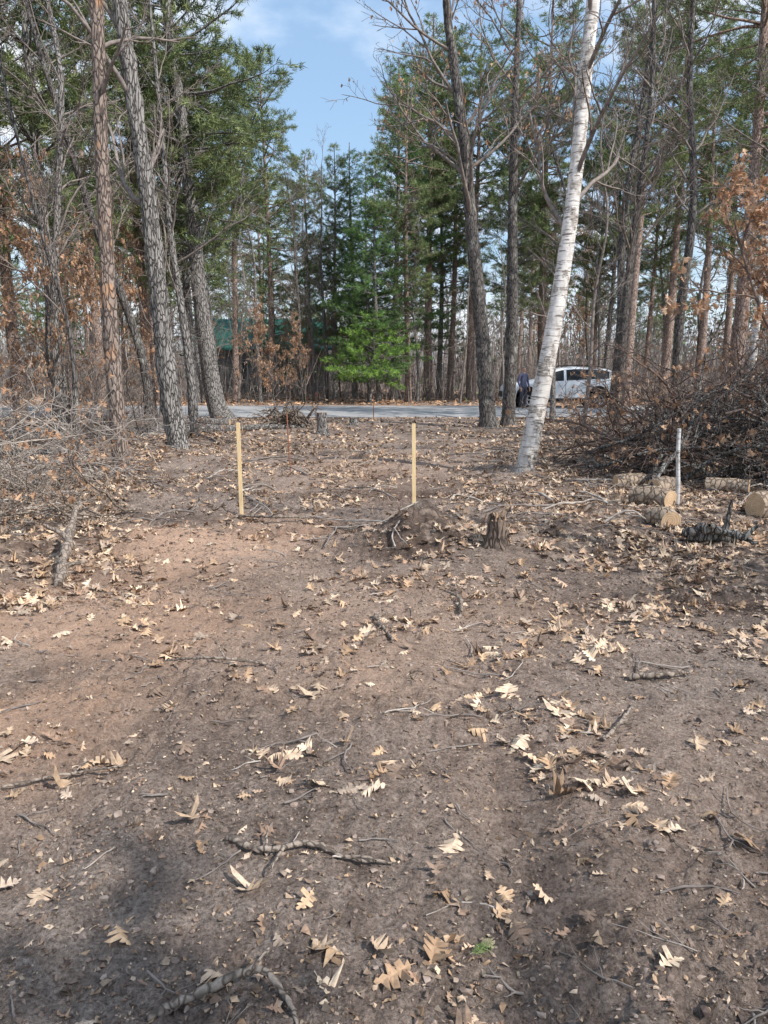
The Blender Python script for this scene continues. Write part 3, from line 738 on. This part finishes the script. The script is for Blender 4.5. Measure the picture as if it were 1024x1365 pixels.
brush('brush_pile', 5.5, 11.4, 2.2, 1.4, 1.7, 150, 650, [M_brush, M_oakleaf])
brush('brush_pile', 5.2, 10.6, 1.7, .8, 1.0, 50, 60, [M_dark, M_oakleaf], (1.4, 3.0), (.014, .04))
brush('brush_pile', 6.6, 14.5, 2.6, 2.0, 2.2, 60, 400, [M_brush, M_oakleaf])
brush('brush_pile', -5.4, 9.6, 1.7, 2.2, .9, 34, 80, [M_pale, M_oakleaf], (1.4, 3.0), (.008, .022), (-.1, .7), (4, 3))
brush('brush_pile', -5.2, 10.2, 1.7, 2.2, .6, 30, 120, [M_twig, M_oakleaf], (1.2, 2.6), (.006, .018))
brush('brush_pile', -3.7, 7.2, .9, 1.3, .3, 22, 60, [M_stick, M_oakleaf], (.7, 1.6), (.006, .016))
brush('brush_pile', -5.6, 15.3, 2.2, 2.0, .5, 34, 100, [M_twig, M_oakleaf])
def felled(name, base, dirs, leafn):
    B = MB(); tips = []
    for (dx, dy, dz, l, r) in dirs:
        grow(B, base, (dx, dy, dz), l, r, 3, 7, 8, .12, .02, ch=(6, 5, 4), ang=(.4, .9), mat=0, tips=tips, rmin=.004)
    P = pick_leaf_pts(tips, leafn, .9, 95, .49)
    leaves(B, P, G.uniform(.08, .14, len(P)), LT, .8, PALT, mat=1, down=True)
    B.V = [np.c_[v[:, :2], np.maximum(v[:, 2], .02)] for v in B.V]
    B.obj(name, [M_brush, M_oakleaf])
felled('felled_oak_crown', (5.7, 10.3, 1.1), [(-.45, .0, .9, 2.7, .035), (.0, -.1, 1., 3.0, .04), (.5, .1, .9, 3.0, .04), (.2, .3, .9, 2.4, .03), (.8, -.1, .5, 2.2, .03)], 2100)
felled('felled_oak_crown', (5.0, 11.2, .4), [(-.9, -.1, .1, 2.4, .045), (-.7, -.2, .45, 2.2, .035)], 30)

# logs ---------------------------------------------------------------------
def log(name, x, y, yaw, L, r, bark, rest=0, pitch=0):
    B = MB(); n = 12; s = np.linspace(-.5, .5, n)
    P = np.stack([s*L, .02*np.sin(s*5), .012*np.cos(s*7)], -1)
    tube(B, P, r*(1+.07*np.sin(s*7+x)), 22, mat=0, cap=1, rough=.12, seed=int(x*10) % 7)
    o = B.obj(name, [bark, M_cut], (x, y, Hs(x, y)+r*.85+rest)); o.rotation_euler = (0, pitch, yaw); return o
M_poplar = bark_mat('poplar_bark', (.13, .095, .07), (.34, .25, .18), (.50, .39, .29), 14, .8, .012, ((.26, .22, .18), 4, .55))
log('cut_log', 3.03, 8.35, 2.25, .44, .115, M_poplar)
log('cut_log', 2.78, 7.35, 1.8, .26, .105, M_poplar)
log('cut_log', 3.55, 9.4, .5, .42, .12, M_poplar)
log('cut_log', 4.75, 10.7, .1, .85, .14, M_poplar)
log('cut_log', 4.0, 7.75, .45, .36, .135, M_poplar)
log('cut_log', 3.35, 9.9, .2, .6, .10, M_poplar)
log('cut_log', 4.3, 9.3, -.4, .5, .10, M_poplar)
log('cut_log', 3.0, 6.7, -.25, .42, .06, M_dark, pitch=.06)
branch_obj('fallen_branch', [gz(2.75, 6.75, .08), gz(3.0, 6.6, .12), gz(3.3, 6.45, .06)], .05, [M_dark], forks=[(.6, .2, .1, 1, .25), (.8, .5, -.2, .5, .25), (.4, -.4, -.8, .3, .2)])
for (x, y, yaw, L, r) in [(-7.5, 18, .05, 5, .13), (-6.8, 17, -.1, 4, .1), (-5.5, 19.8, .1, 3.5, .12), (-3.2, 20.5, .3, 2.2, .08), (-7, 22, .0, 5, .12), (7.4, 20, .05, 5, .1), (-6.4, 13.4, .25, 2.6, .07), (5.4, 9.1, .3, 2.6, .04)]:
    log('fallen_log', x, y, yaw, L, r, M_gray)
branch_obj('fallen_branch', [(3.5, 13, .15), (4.6, 12.6, .55), (6, 12, .7), (8, 11.5, 1.2)], .06, [M_dark], forks=[(.4, -.5, 0, .7, .9), (.6, .3, -.2, .8, .8)])

# stumps --------------------------------------------------------------------
M_cutd = simple('weathered_cut_wood', (.34, .23, .15), .9, .4, 30, bump=.01)
M_stump = bark_mat('stump_bark', (.04, .03, .025), (.15, .11, .085), (.28, .21, .165), 22, .3, .015)
def stump(name, x, y, r, h, bark, jag=.0, roots=5):
    B = MB(); k = 26; n = 14; s = np.linspace(0, 1, n); a = np.arange(k)*2*np.pi/k
    z = -.08+s[:, None]*(h+.08)+jag*(vn(a*2.2+5, a*0, 3)[None]-.4)*(s[:, None] > .99)*h*1.5
    rr = r*(1+.55*np.exp(-np.maximum(z, 0)/.07)*(1+.5*np.cos(a*roots)[None]))*(1+.16*(vn(a[None]*4, z*9, 5)-.5))
    V = np.stack([rr*np.cos(a), rr*np.sin(a), z], -1)
    i = np.arange(n-1)[:, None]*k; j = np.arange(k)[None]; j2 = (j+1) % k
    B.add(V, np.stack([i+j, i+j2, i+k+j2, i+k+j], -1).reshape(-1, 4))
    ring = V[-1]; inner = ring*np.array([.55, .55, 1])+np.array([0, 0, -.01])
    VV = np.vstack([ring, inner, [[0, 0, ring[:, 2].mean()-.02]]]); jj = np.arange(k)
    B.add(VV, np.stack([jj, (jj+1) % k, k+(jj+1) % k, k+jj], -1), mat=1, smooth=False)
    B.add(VV, np.stack([k+jj, k+(jj+1) % k, np.full(k, 2*k)], -1), mat=1, smooth=False)
    if jag:
        for q in range(11):
            b = R.uniform(0, 6.28); hh = R.uniform(.02, .10)
            p = np.array([r*.85*math.cos(b), r*.85*math.sin(b), h*.9])
            tube(B, np.array([p, p+[0, 0, hh*.6], p+[.01, .0, hh]]), [.02, .012, .002], 4, mat=1)
    B.obj(name, [bark, M_cutd], (x, y, Hs(x, y)))
stump('tree_stump', .97, 6.35, .078, .25, M_stump, .25)
stump('tree_stump', -1.56, 19.0, .13, .55, M_gray)
stump('tree_stump', -.9, 22.5, .12, .2, M_gray)
B = MB()
for i in range(60):
    a = R.uniform(0, 6.28); e = R.uniform(-.1, 1.1)
    grow(B, (-2.6+R.uniform(-.6, .6), 20.8, Hs(-2.6, 20.8)+R.uniform(-.05, .35)), (math.cos(a), math.sin(a)*.6, e), R.uniform(.3, .8), .035, 1, 5, 5, .35, -.15, ch=(4,), mat=0)
B.obj('uprooted_stump', [M_stick])

# stakes ---------------------------------------------------------------------
def wood_mat():
    m = NM('pine_lath'); v = m.coords((30, 30, 2.5)); f = m.noise(v, 3, 5)
    m.color(m.ramp(f, [(.3, (.62, .44, .22)), (.55, (.80, .60, .34)), (.75, (.86, .69, .44))]), .7); m.bump(f, .3, .002); return m.m
M_lath = wood_mat()
def stake(x, y, h, w=.036, t=.016, lean=(0, 0)):
    B = MB(); zs = np.array([-.15, .02, h*.33, h*.66, h-.006, h]); sc = [.4, 1, 1, 1, 1, .82]
    V = []
    for z, q in zip(zs, sc):
        o = (lean[0]*z, lean[1]*z)
        e = .002
        for (a, b) in [(-w/2+e, -t/2), (w/2-e, -t/2), (w/2, -t/2+e), (w/2, t/2-e), (w/2-e, t/2), (-w/2+e, t/2), (-w/2, t/2-e), (-w/2, -t/2+e)]:
            V.append((a*q+o[0], b*q+o[1], z))
    F = [[i*8+j, i*8+(j+1) % 8, i*8+8+(j+1) % 8, i*8+8+j] for i in range(5) for j in range(8)]
    B.add(V, F, smooth=False); B.add(np.array(V[-8:]), [[0, 1, 2, 3, 4, 5, 6, 7]], smooth=False)
    B.obj('wooden_stake', [M_lath], (x, y, Hs(x, y)))
stake(-1.594, 8.25, 1.03, .042, .018, (-.004, 0)); stake(.336, 8.25, .97, .042, .018, (-.012, 0))
M_rust = simple('rusty_rod', (.30, .13, .08), .8, .3, 30)
M_flag = simple('pink_flagging', (.55, .16, .12), .6, .1, 10)
def rod(x, y, h, r=.008, flag=False, lean=0):
    e = empty('survey_marker', (x, y, Hs(x, y))); B = MB()
    s = np.linspace(0, 1, 9); tube(B, np.stack([lean*s, 0*s, -.05+s*(h+.05)], -1), np.full(9, r), 8, cap=0); B.obj('rod', [M_rust], parent=e)
    if flag:
        B = MB(); q = np.linspace(0, 1, 8); X, Z = np.meshgrid(q, [0, .5, 1])
        V = np.stack([lean+r+X*.05, .015*np.sin(X*7+Z), h-.03-Z*.05-X*.05], -1).reshape(-1, 3)
        i = np.arange(2)[:, None]*8; j = np.arange(7)[None]
        B.add(V, np.stack([i+j, i+j+1, i+8+j+1, i+8+j], -1).reshape(-1, 4)); B.obj('flag', [M_flag], parent=e)
rod(-1.48, 11.8, .93, .010, False, -.04); rod(-.35, 25.2, .82, .014); rod(-2.25, 25, .95, .016, True)
B = MB(); s = np.linspace(0, 1, 14)
tube(B, np.stack([-.03*s+.008*np.sin(s*6), 0*s, -.05+.93*s], -1), .025*(1-.2*s), 14, mat=0, cap=0, rough=.12, col=(.75, .75, .75)); B.obj('birch_post', [M_birch], (3.27, 8.25, Hs(3.27, 8.25)))
B = MB(); tube(B, np.stack([.1*s, 0*s, 5.4*s], -1), .1*(1-.3*s), 14, mat=0, cap=0, rough=.12); B.obj('birch_snag', [M_birch], (9.6, 20, 0))
B = MB(); q = np.linspace(0, 1, 12)[:, None]; p0 = np.array([.235, 1.80, Hs(.235, 1.8)+.018]); P = p0+q*np.array([.06, .035, .004])
tube(B, P, .001, 4, mat=0)
tufts(B, P[2:], np.tile(unit(np.array([.7, .4, .1])), (10, 1)), .026, .002, 9, np.tile([[.20, .30, .09]], (10, 1)))
B.obj('conifer_sprig', [M_twig, M_needle])

# ------------------------------------------------------------------ house
def box(B, x0, x1, y0, y1, z0, z1, mat=0):
    V = [(x, y, z) for z in (z0, z1) for y in (y0, y1) for x in (x0, x1)]
    F = [[0, 2, 3, 1], [4, 5, 7, 6], [0, 1, 5, 4], [1, 3, 7, 5], [3, 2, 6, 7], [2, 0, 4, 6]]
    B.add(V, F, mat=mat, smooth=False)
def house():
    e = empty('house', (-9.3, 58, 0))
    m = NM('grey_siding'); v = m.coords((1, 1, 1)); w = m.n('ShaderNodeTexWave', bands_direction='Z', i={'Vector': v, 'Scale': 1.6, 'Distortion': 0.})
    m.color(m.mix(m.ramp(m.noise(v, 3), [(.3, (0, 0, 0)), (.7, (1, 1, 1))]), (.16, .155, .15), (.22, .21, .20)), .8); m.bump(w.outputs[0], .6, .03)
    Mg = simple('green_metal_roof', (.02, .085, .065), .5, .15, 2); Mw = simple('window_glass', (.03, .04, .05), .1, .2, 2); Mt = simple('grey_trim', (.3, .3, .29), .6, .1, 5)
    B = MB(); box(B, -5, 5, 0, 7, -.3, 3.6); B.add([(-5, 0, 3.6), (-5, 7, 3.6), (-5, 3.5, 5.5), (5, 0, 3.6), (5, 7, 3.6), (5, 3.5, 5.5)], [[0, 2, 1], [3, 4, 5]], smooth=False); B.obj('walls', [m.m], parent=e)
    B = MB()
    for sgn in (-1, 1):
        y0 = 3.5+sgn*4.2; z0 = 3.22
        V = [(-5.5, y0, z0), (5.5, y0, z0), (5.5, 3.5, 5.62), (-5.5, 3.5, 5.62), (-5.5, y0, z0+.14), (5.5, y0, z0+.14), (5.5, 3.5, 5.76), (-5.5, 3.5, 5.76)]
        B.add(V, [[0, 1, 2, 3], [4, 7, 6, 5], [0, 4, 5, 1], [0, 3, 7, 4], [1, 5, 6, 2]], smooth=False)
        for q in range(21):
            x = -5.3+q*.51
            B.add([(x, y0, z0+.145), (x+.04, y0, z0+.145), (x+.04, 3.5, 5.765), (x, 3.5, 5.765), (x, y0, z0+.19), (x+.04, y0, z0+.19), (x+.04, 3.5, 5.81), (x, 3.5, 5.81)], [[4, 5, 6, 7], [0, 1, 5, 4], [0, 4, 7, 3], [1, 2, 6, 5]], smooth=False)
    B.obj('roof', [Mg], parent=e)
    for i, x in enumerate((-3.6, -1.6, 2.6)):
        B = MB(); box(B, x-.6, x+.6, -.06, -.003, 1., 2.4, 1); box(B, x-.5, x-.03, -.075, -.062, 1.1, 2.3, 0); box(B, x+.03, x+.5, -.075, -.062, 1.1, 2.3, 0); B.obj('window_%d' % (i+1), [Mw, Mt], parent=e)
    B = MB(); box(B, -.1, 1.1, -.06, -.003, 0, 2.25, 1); box(B, .02, .98, -.08, -.062, .05, 2.13, 0); B.obj('door', [Mg, Mt], parent=e)
house()

# ------------------------------------------------------------------ car
def car(x0, y0, yaw):
    e = empty('parked_suv', (x0, y0, .045)); e.rotation_euler = (0, 0, yaw); e.scale = (1.06, 1.06, 1.04)
    paint = simple('white_paint', (.78, .79, .80), .25, .02, 2, coat=.6); glass = simple('dark_glass', (.02, .025, .03), .06, .2, 2); glass.node_tree.nodes['Principled BSDF'].inputs['Specular IOR Level'].default_value = .6
    black = simple('black_plastic', (.025, .025, .027), .6, .2, 20); tyre = simple('tyre_rubber', (.02, .02, .02), .85, .2, 30); alloy = simple('alloy', (.45, .46, .48), .35, .1, 5, .8)
    red = simple('tail_lamp', (.45, .02, .02), .2, .1, 5); lamp = simple('head_lamp', (.6, .62, .65), .1, .1, 5)
    ax = (-1.5, 1.42); wr = .37
    xs = np.unique(np.round(np.concatenate([np.arange(-2.45, 2.451, .05), [-2.44, 2.44]]), 3)); n = len(xs)
    zt = np.interp(xs, [-2.45, -2.38, -2.2, -1.25, -1.1, -.35, -.1, .5, 1.3, 1.8, 1.95, 2.38, 2.45], [.72, .92, 1.0, 1.13, 1.17, 1.58, 1.65, 1.70, 1.67, 1.60, 1.54, 1.12, .9])
    zbt = np.minimum(np.interp(xs, [-2.45, -2.2, -1.1, 1.2, 2.45], [.66, .90, 1.06, 1.18, 1.22]), zt-.04)
    w = np.interp(xs, [-2.45, -2.3, -1.9, -1, 1.2, 2.1, 2.4, 2.45], [.72, .84, .92, .95, .95, .91, .84, .78])
    zb = np.full(n, .27)
    zb = np.where(xs < -2.2, .27+(-2.2-xs)*.4, zb); zb = np.where(xs > 2.2, .27+(xs-2.2)*.6, zb)
    for a in ax:
        d = np.abs(xs-a); zb = np.where(d < .45, np.maximum(zb, .33+np.sqrt(np.maximum(.45**2-d*d, 0))), zb)
    gh = np.clip((zt-zbt)/.6, 0, 1); wt = w-.22*gh
    S = []
    for i in range(n):
        z1 = zbt[i]; z0 = zb[i]; zl = min(z0+.14, (z0+z1)/2)
        half = [(0, z0), (w[i]-.06, z0), (w[i]-.01, z0+.03), (w[i], zl), (w[i]+.015, (zl+z1)/2), (w[i]-.015, z1-.01), (w[i]-.03, z1+.01), (wt[i], max(z1+.02, zt[i]-.09)), (wt[i]-.05, zt[i]-.03), (wt[i]-.16, zt[i]), (0, zt[i]+.02)]
        S.append([(xs[i], -a, b) for a, b in half]+[(xs[i], a, b) for a, b in half[-2:0:-1]])
    S = np.array(S); k = S.shape[1]; B = MB()
    FA = {0: [], 1: [], 2: []}
    for i in range(n-1):
        xm = (xs[i]+xs[i+1])/2
        for j in range(k):
            jj = j if j < 10 else 19-j
            m = 0
            if jj in (0, 1, 2): m = 2
            if jj == 6 and (-.75 < xm < 1.85) and not (.02 < xm < .12) and not (1.0 < xm < 1.08): m = 1
            if jj in (8, 9) and (-1.08 < xm < -.36): m = 1
            if jj in (8, 9) and (1.98 < xm < 2.28): m = 1
            FA[m].append([i*k+j, i*k+(j+1) % k, (i+1)*k+(j+1) % k, (i+1)*k+j])
    B.add(S.reshape(-1, 3), FA[0], mat=0)
    for m in (1, 2): B.F.append((np.array(FA[m]), m, True))
    B.add(S[0], [list(range(k))], mat=0, smooth=False); B.add(S[-1], [list(range(k))[::-1]], mat=0, smooth=False)
    B.obj('body', [paint, glass, black], parent=e)
    for wi, (a, sd) in enumerate([(a, sd) for a in ax for sd in (-1, 1)]):
        B = MB(); y = sd*.83
        prof = [(-.11, .22), (-.115, .30), (-.10, .35), (-.06, wr), (.06, wr), (.10, .35), (.115, .30), (.11, .22)]
        kk = 32; an = np.arange(kk)*2*np.pi/kk
        V = np.array([[(a+r*math.cos(t), y+q, wr-.04+r*math.sin(t)) for t in an] for q, r in prof])
        i = np.arange(7)[:, None]*kk; j = np.arange(kk)[None]; j2 = (j+1) % kk
        B.add(V, np.stack([i+j, i+j2, i+kk+j2, i+kk+j], -1).reshape(-1, 4), mat=0)
        c = np.array([a, y+sd*.07, wr-.04]); ring = np.array([(a+.225*math.cos(t), y+sd*.10, wr-.04+.225*math.sin(t)) for t in an]); r2 = np.array([(a+.19*math.cos(t), y+sd*.085, wr-.04+.19*math.sin(t)) for t in an])
        jj = np.arange(kk); B.add(np.vstack([ring, r2]), np.stack([jj, (jj+1) % kk, kk+(jj+1) % kk, kk+jj], -1), mat=1)
        r3 = np.array([(a+.2*math.cos(t), y+sd*.05, wr-.04+.2*math.sin(t)) for t in an]); B.add(np.vstack([r3, c-[0, sd*.02, 0]]), np.stack([jj, (jj+1) % kk, np.full(kk, kk)], -1), mat=0, smooth=False)
        for q in range(5):
            t = q*2*math.pi/5; d = np.array([math.cos(t), 0, math.sin(t)])
            tube(B, np.array([c+d*.02, c+d*.1+[0, sd*.01, 0], c+d*.2+[0, sd*.012, 0]]), [.04, .03, .035], 6, mat=1)
        B.obj('wheel_%d' % (wi+1), [tyre, alloy], parent=e)
    B = MB()
    for sd in (-1, 1):
        for a, b in ((-2.40, -2.05),):
            xx = np.linspace(a, b, 5); ww = np.interp(xx, xs, w)
            for q in range(4):
                V = [(xx[q], sd*(ww[q]+.012), .74), (xx[q+1], sd*(ww[q+1]+.012), .76), (xx[q+1], sd*(ww[q+1]+.004), .87), (xx[q], sd*(ww[q]+.0), .83)]
                B.add(V, [[0, 1, 2, 3]], mat=0, smooth=False)
        xx = np.linspace(2.05, 2.40, 5); ww = np.interp(xx, xs, w)
        for q in range(4): B.add([(xx[q], sd*(ww[q]+.02), .92), (xx[q+1], sd*(ww[q+1]+.02), .92), (xx[q+1], sd*(ww[q+1]+.012), 1.06), (xx[q], sd*(ww[q]+.012), 1.06)], [[0, 1, 2, 3]], mat=1, smooth=False)
        tube(B, np.array([(-.1, sd*.66, 1.68), (0, sd*.66, 1.75), (.7, sd*.66, 1.77), (1.4, sd*.66, 1.73), (1.6, sd*.66, 1.66)]), np.full(5, .018), 6, mat=2)
        box(B, -.78, -.60, min(sd*.96, sd*1.14), max(sd*.96, sd*1.14), 1.06, 1.20, 3)
        for xd in (-.78, .07, 1.04): box(B, xd-.006, xd+.006, sd*.972-.002, sd*.972+.002, .42, 1.02, 2)
        for xd in (-.15, .8): box(B, xd-.1, xd+.1, sd*.975-.012, sd*.975+.012, .93, .96, 3)
    box(B, -2.475, -2.455, -.5, .5, .45, .68, 2); box(B, 2.455, 2.47, -.26, .26, .62, .75, 2)
    B.obj('lamps_and_trim', [lamp, red, black, paint], parent=e)
car(7.85, 34.0, -.04)

# ------------------------------------------------------------------ person
def person(x0, y0, yaw):
    e = empty('person', (x0, y0, .05)); e.rotation_euler = (0, 0, yaw)
    J = []; E = []
    def add(p, r, par=None):
        J.append((p, r))
        if par is not None: E.append((par, len(J)-1))
        return len(J)-1
    pel = add((0, 0, .95), (.15, .12)); sp = add((0, .0, 1.12), (.145, .11), pel); ch = add((0, .01, 1.30), (.17, .12), sp); ut = add((0, .01, 1.42), (.11, .09), ch)
    nk = add((0, 0, 1.50), (.055, .055), ut); hd = add((0, -.01, 1.57), (.06, .065), nk)
    for s in (-1, 1):
        sh = add((s*.18, .01, 1.40), (.07, .07), ut); el = add((s*.26, .03, 1.13), (.052, .052), sh); wr = add((s*.235, -.10, .91), (.032, .032), el)
        pm = add((s*.23, -.135, .84), (.038, .02), wr)
        for q, (dx, l) in enumerate([(-.026, .075), (-.009, .085), (.009, .08), (.025, .062)]):
            a = add((s*.23+dx, -.15, .80), (.010, .010), pm); b = add((s*.23+dx, -.155, .80-l*.5), (.009, .009), a); add((s*.23+dx, -.14, .80-l*.9), (.008, .008), b)
        t1 = add((s*.20, -.155, .855), (.011, .011), wr); add((s*.185, -.175, .82), (.009, .009), t1)
        hp = add((s*.095, 0, .88), (.105, .105), pel); kn = add((s*.115, -.02+s*.03, .50), (.068, .068), hp); an = add((s*.125, .02+s*.05, .10), (.046, .046), kn)
        hl = add((s*.125, .03+s*.05, .05), (.045, .04), an); add((s*.145, -.15+s*.05, .035), (.042, .032), an)
    me = bpy.data.meshes.new('body'); me.from_pydata([j[0] for j in J], E, []); ob = bpy.data.objects.new('tmp_body', me); COL.objects.link(ob)
    sk = ob.modifiers.new('s', 'SKIN'); sk.use_smooth_shade = True; ss = ob.modifiers.new('u', 'SUBSURF'); ss.levels = 2; ss.render_levels = 2
    for v, (p, r) in zip(me.skin_vertices[0].data, J): v.radius = r
    me.skin_vertices[0].data[0].use_root = True
    dg = bpy.context.evaluated_depsgraph_get(); m2 = bpy.data.meshes.new_from_object(ob.evaluated_get(dg)); bpy.data.objects.remove(ob)
    mats = [simple('blue_grey_jacket', (.11, .115, .18), .85, .3, 25, bump=.01), simple('dark_trousers', (.07, .07, .09), .85, .25, 20, bump=.008), simple('skin', (.50, .30, .22), .5, .08, 20), simple('shoes', (.03, .025, .02), .6, .2, 20), simple('grey_hair', (.25, .23, .21), .8, .3, 60)]
    m2.materials.clear()
    for m in mats: m2.materials.append(m)
    for p in m2.polygons:
        c = p.center
        if c.z > 1.505: p.material_index = 2
        elif c.z < .915 and abs(c.x) > .17 and c.y < -.08: p.material_index = 2
        elif c.z < .10: p.material_index = 3
        elif c.z < .93 and not abs(c.x) > .21: p.material_index = 1
        else: p.material_index = 0
        p.use_smooth = True
    add_obj('body', m2, parent=e)
    B = MB(); nu, nv = 24, 18
    U, W = np.meshgrid(np.arange(nu)*2*np.pi/nu, np.linspace(0, np.pi, nv))
    X = .076*np.sin(W)*np.sin(U); Y = -.097*np.sin(W)*np.cos(U); Z = .118*np.cos(W)
    lo = np.clip(-Z/.118, 0, 1); X *= 1-.3*lo*lo; Y = Y*(1-.12*lo)-.012*lo
    nose = np.exp(-(X/.014)**2-((Z+.012)/.028)**2)*(Y < -.05); Y -= .024*nose
    for s in (-1, 1): Y += .010*np.exp(-((X-s*.031)/.014)**2-((Z-.008)/.012)**2)*(Y < -.05)
    Y -= .006*np.exp(-(X/.024)**2-((Z+.058)/.010)**2)*(Y < -.05)
    V = np.stack([X, Y-.01, Z+1.645], -1).reshape(-1, 3); i = np.arange(nv-1)[:, None]*nu; j = np.arange(nu)[None]; j2 = (j+1) % nu
    F = np.stack([i+j, i+nu+j, i+nu+j2, i+j2], -1).reshape(-1, 4)
    B.add(V, F, mat=0)
    hair = V.copy(); c = np.array([0, -.01, 1.645]); hair = c+(hair-c)*1.08+np.array([0, .006, .004])
    fc = hair[F].mean(1); keep = (fc[:, 2] > 1.70) | ((fc[:, 1] > .015) & (fc[:, 2] > 1.60))
    B.add(hair, F[keep], mat=1)
    for s in (-1, 1):
        tube(B, np.array([(s*.074, .005, 1.615), (s*.088, .012, 1.635), (s*.088, .012, 1.655), (s*.075, .005, 1.67)]), [.006, .012, .013, .006], 6, mat=0)
        tube(B, np.array([(s*.031, -.092, 1.653), (s*.031, -.101, 1.653)]), [.010, .006], 8, mat=2)
    B.obj('head', [mats[2], mats[4], mats[3]], parent=e)
person(5.9, 32.2, .5)

# ------------------------------------------------------------------ light, sky, camera
az = math.radians(125); el = math.radians(45)
sd = Vector((math.sin(az)*math.cos(el), math.cos(az)*math.cos(el), math.sin(el)))
L = bpy.data.lights.new('sun', 'SUN'); L.energy = 5.0; L.angle = math.radians(.53); L.color = (1, .96, .91)
lo = bpy.data.objects.new('sun', L); COL.objects.link(lo); lo.rotation_euler = (-sd).to_track_quat('-Z', 'Y').to_euler(); lo.location = (20, -20, 40)
w = bpy.data.worlds.new('World'); scene.world = w; w.use_nodes = True; nt = w.node_tree
bg = nt.nodes['Background']; sky = nt.nodes.new('ShaderNodeTexSky'); sky.sky_type = 'NISHITA'; sky.sun_disc = False; sky.sun_elevation = el; sky.sun_rotation = az; sky.air_density = 1.3; sky.dust_density = .6
nt.links.new(sky.outputs[0], bg.inputs[0]); bg.inputs[1].default_value = .15
bg2 = nt.nodes.new('ShaderNodeBackground'); bg2.inputs[1].default_value = 1.2
tc = nt.nodes.new('ShaderNodeTexCoord'); mp = nt.nodes.new('ShaderNodeMapping'); mp.inputs['Scale'].default_value = (1, 1, 2.2); mp.inputs['Location'].default_value = (.3, .1, .2)
nz = nt.nodes.new('ShaderNodeTexNoise'); nz.inputs['Scale'].default_value = 3.3; nz.inputs['Detail'].default_value = 7; nz.inputs['Roughness'].default_value = .55
rp = nt.nodes.new('ShaderNodeValToRGB'); rp.color_ramp.elements[0].position = .44; rp.color_ramp.elements[0].color = (.45, .45, .45, 1); rp.color_ramp.elements[1].position = .64
rc = nt.nodes.new('ShaderNodeValToRGB'); rc.color_ramp.elements[0].position = .44; rc.color_ramp.elements[0].color = (.42, .66, 1, 1); rc.color_ramp.elements[1].position = .62; rc.color_ramp.elements[1].color = (.90, .94, 1, 1)
mx = nt.nodes.new('ShaderNodeMixShader')
nt.links.new(tc.outputs['Generated'], mp.inputs[0]); nt.links.new(mp.outputs[0], nz.inputs['Vector']); nt.links.new(nz.outputs[0], rp.inputs[0]); nt.links.new(nz.outputs[0], rc.inputs[0]); nt.links.new(rc.outputs[0], bg2.inputs[0]); nt.links.new(rp.outputs[0], mx.inputs[0])
nt.links.new(bg.outputs[0], mx.inputs[1]); nt.links.new(bg2.outputs[0], mx.inputs[2]); nt.links.new(mx.outputs[0], nt.nodes['World Output'].inputs[0])
cam = bpy.data.cameras.new('camera'); co = bpy.data.objects.new('camera', cam); COL.objects.link(co)
co.location = (0, 0, 1.55); co.rotation_euler = (math.radians(79.5), 0, 0)
cam.sensor_fit = 'VERTICAL'; cam.sensor_height = 24; cam.lens = 24*1000/1365; cam.clip_end = 3000; cam.clip_start = .05
scene.camera = co
scene.view_settings.view_transform = 'Standard'; scene.view_settings.look = 'None'; scene.view_settings.exposure = 0
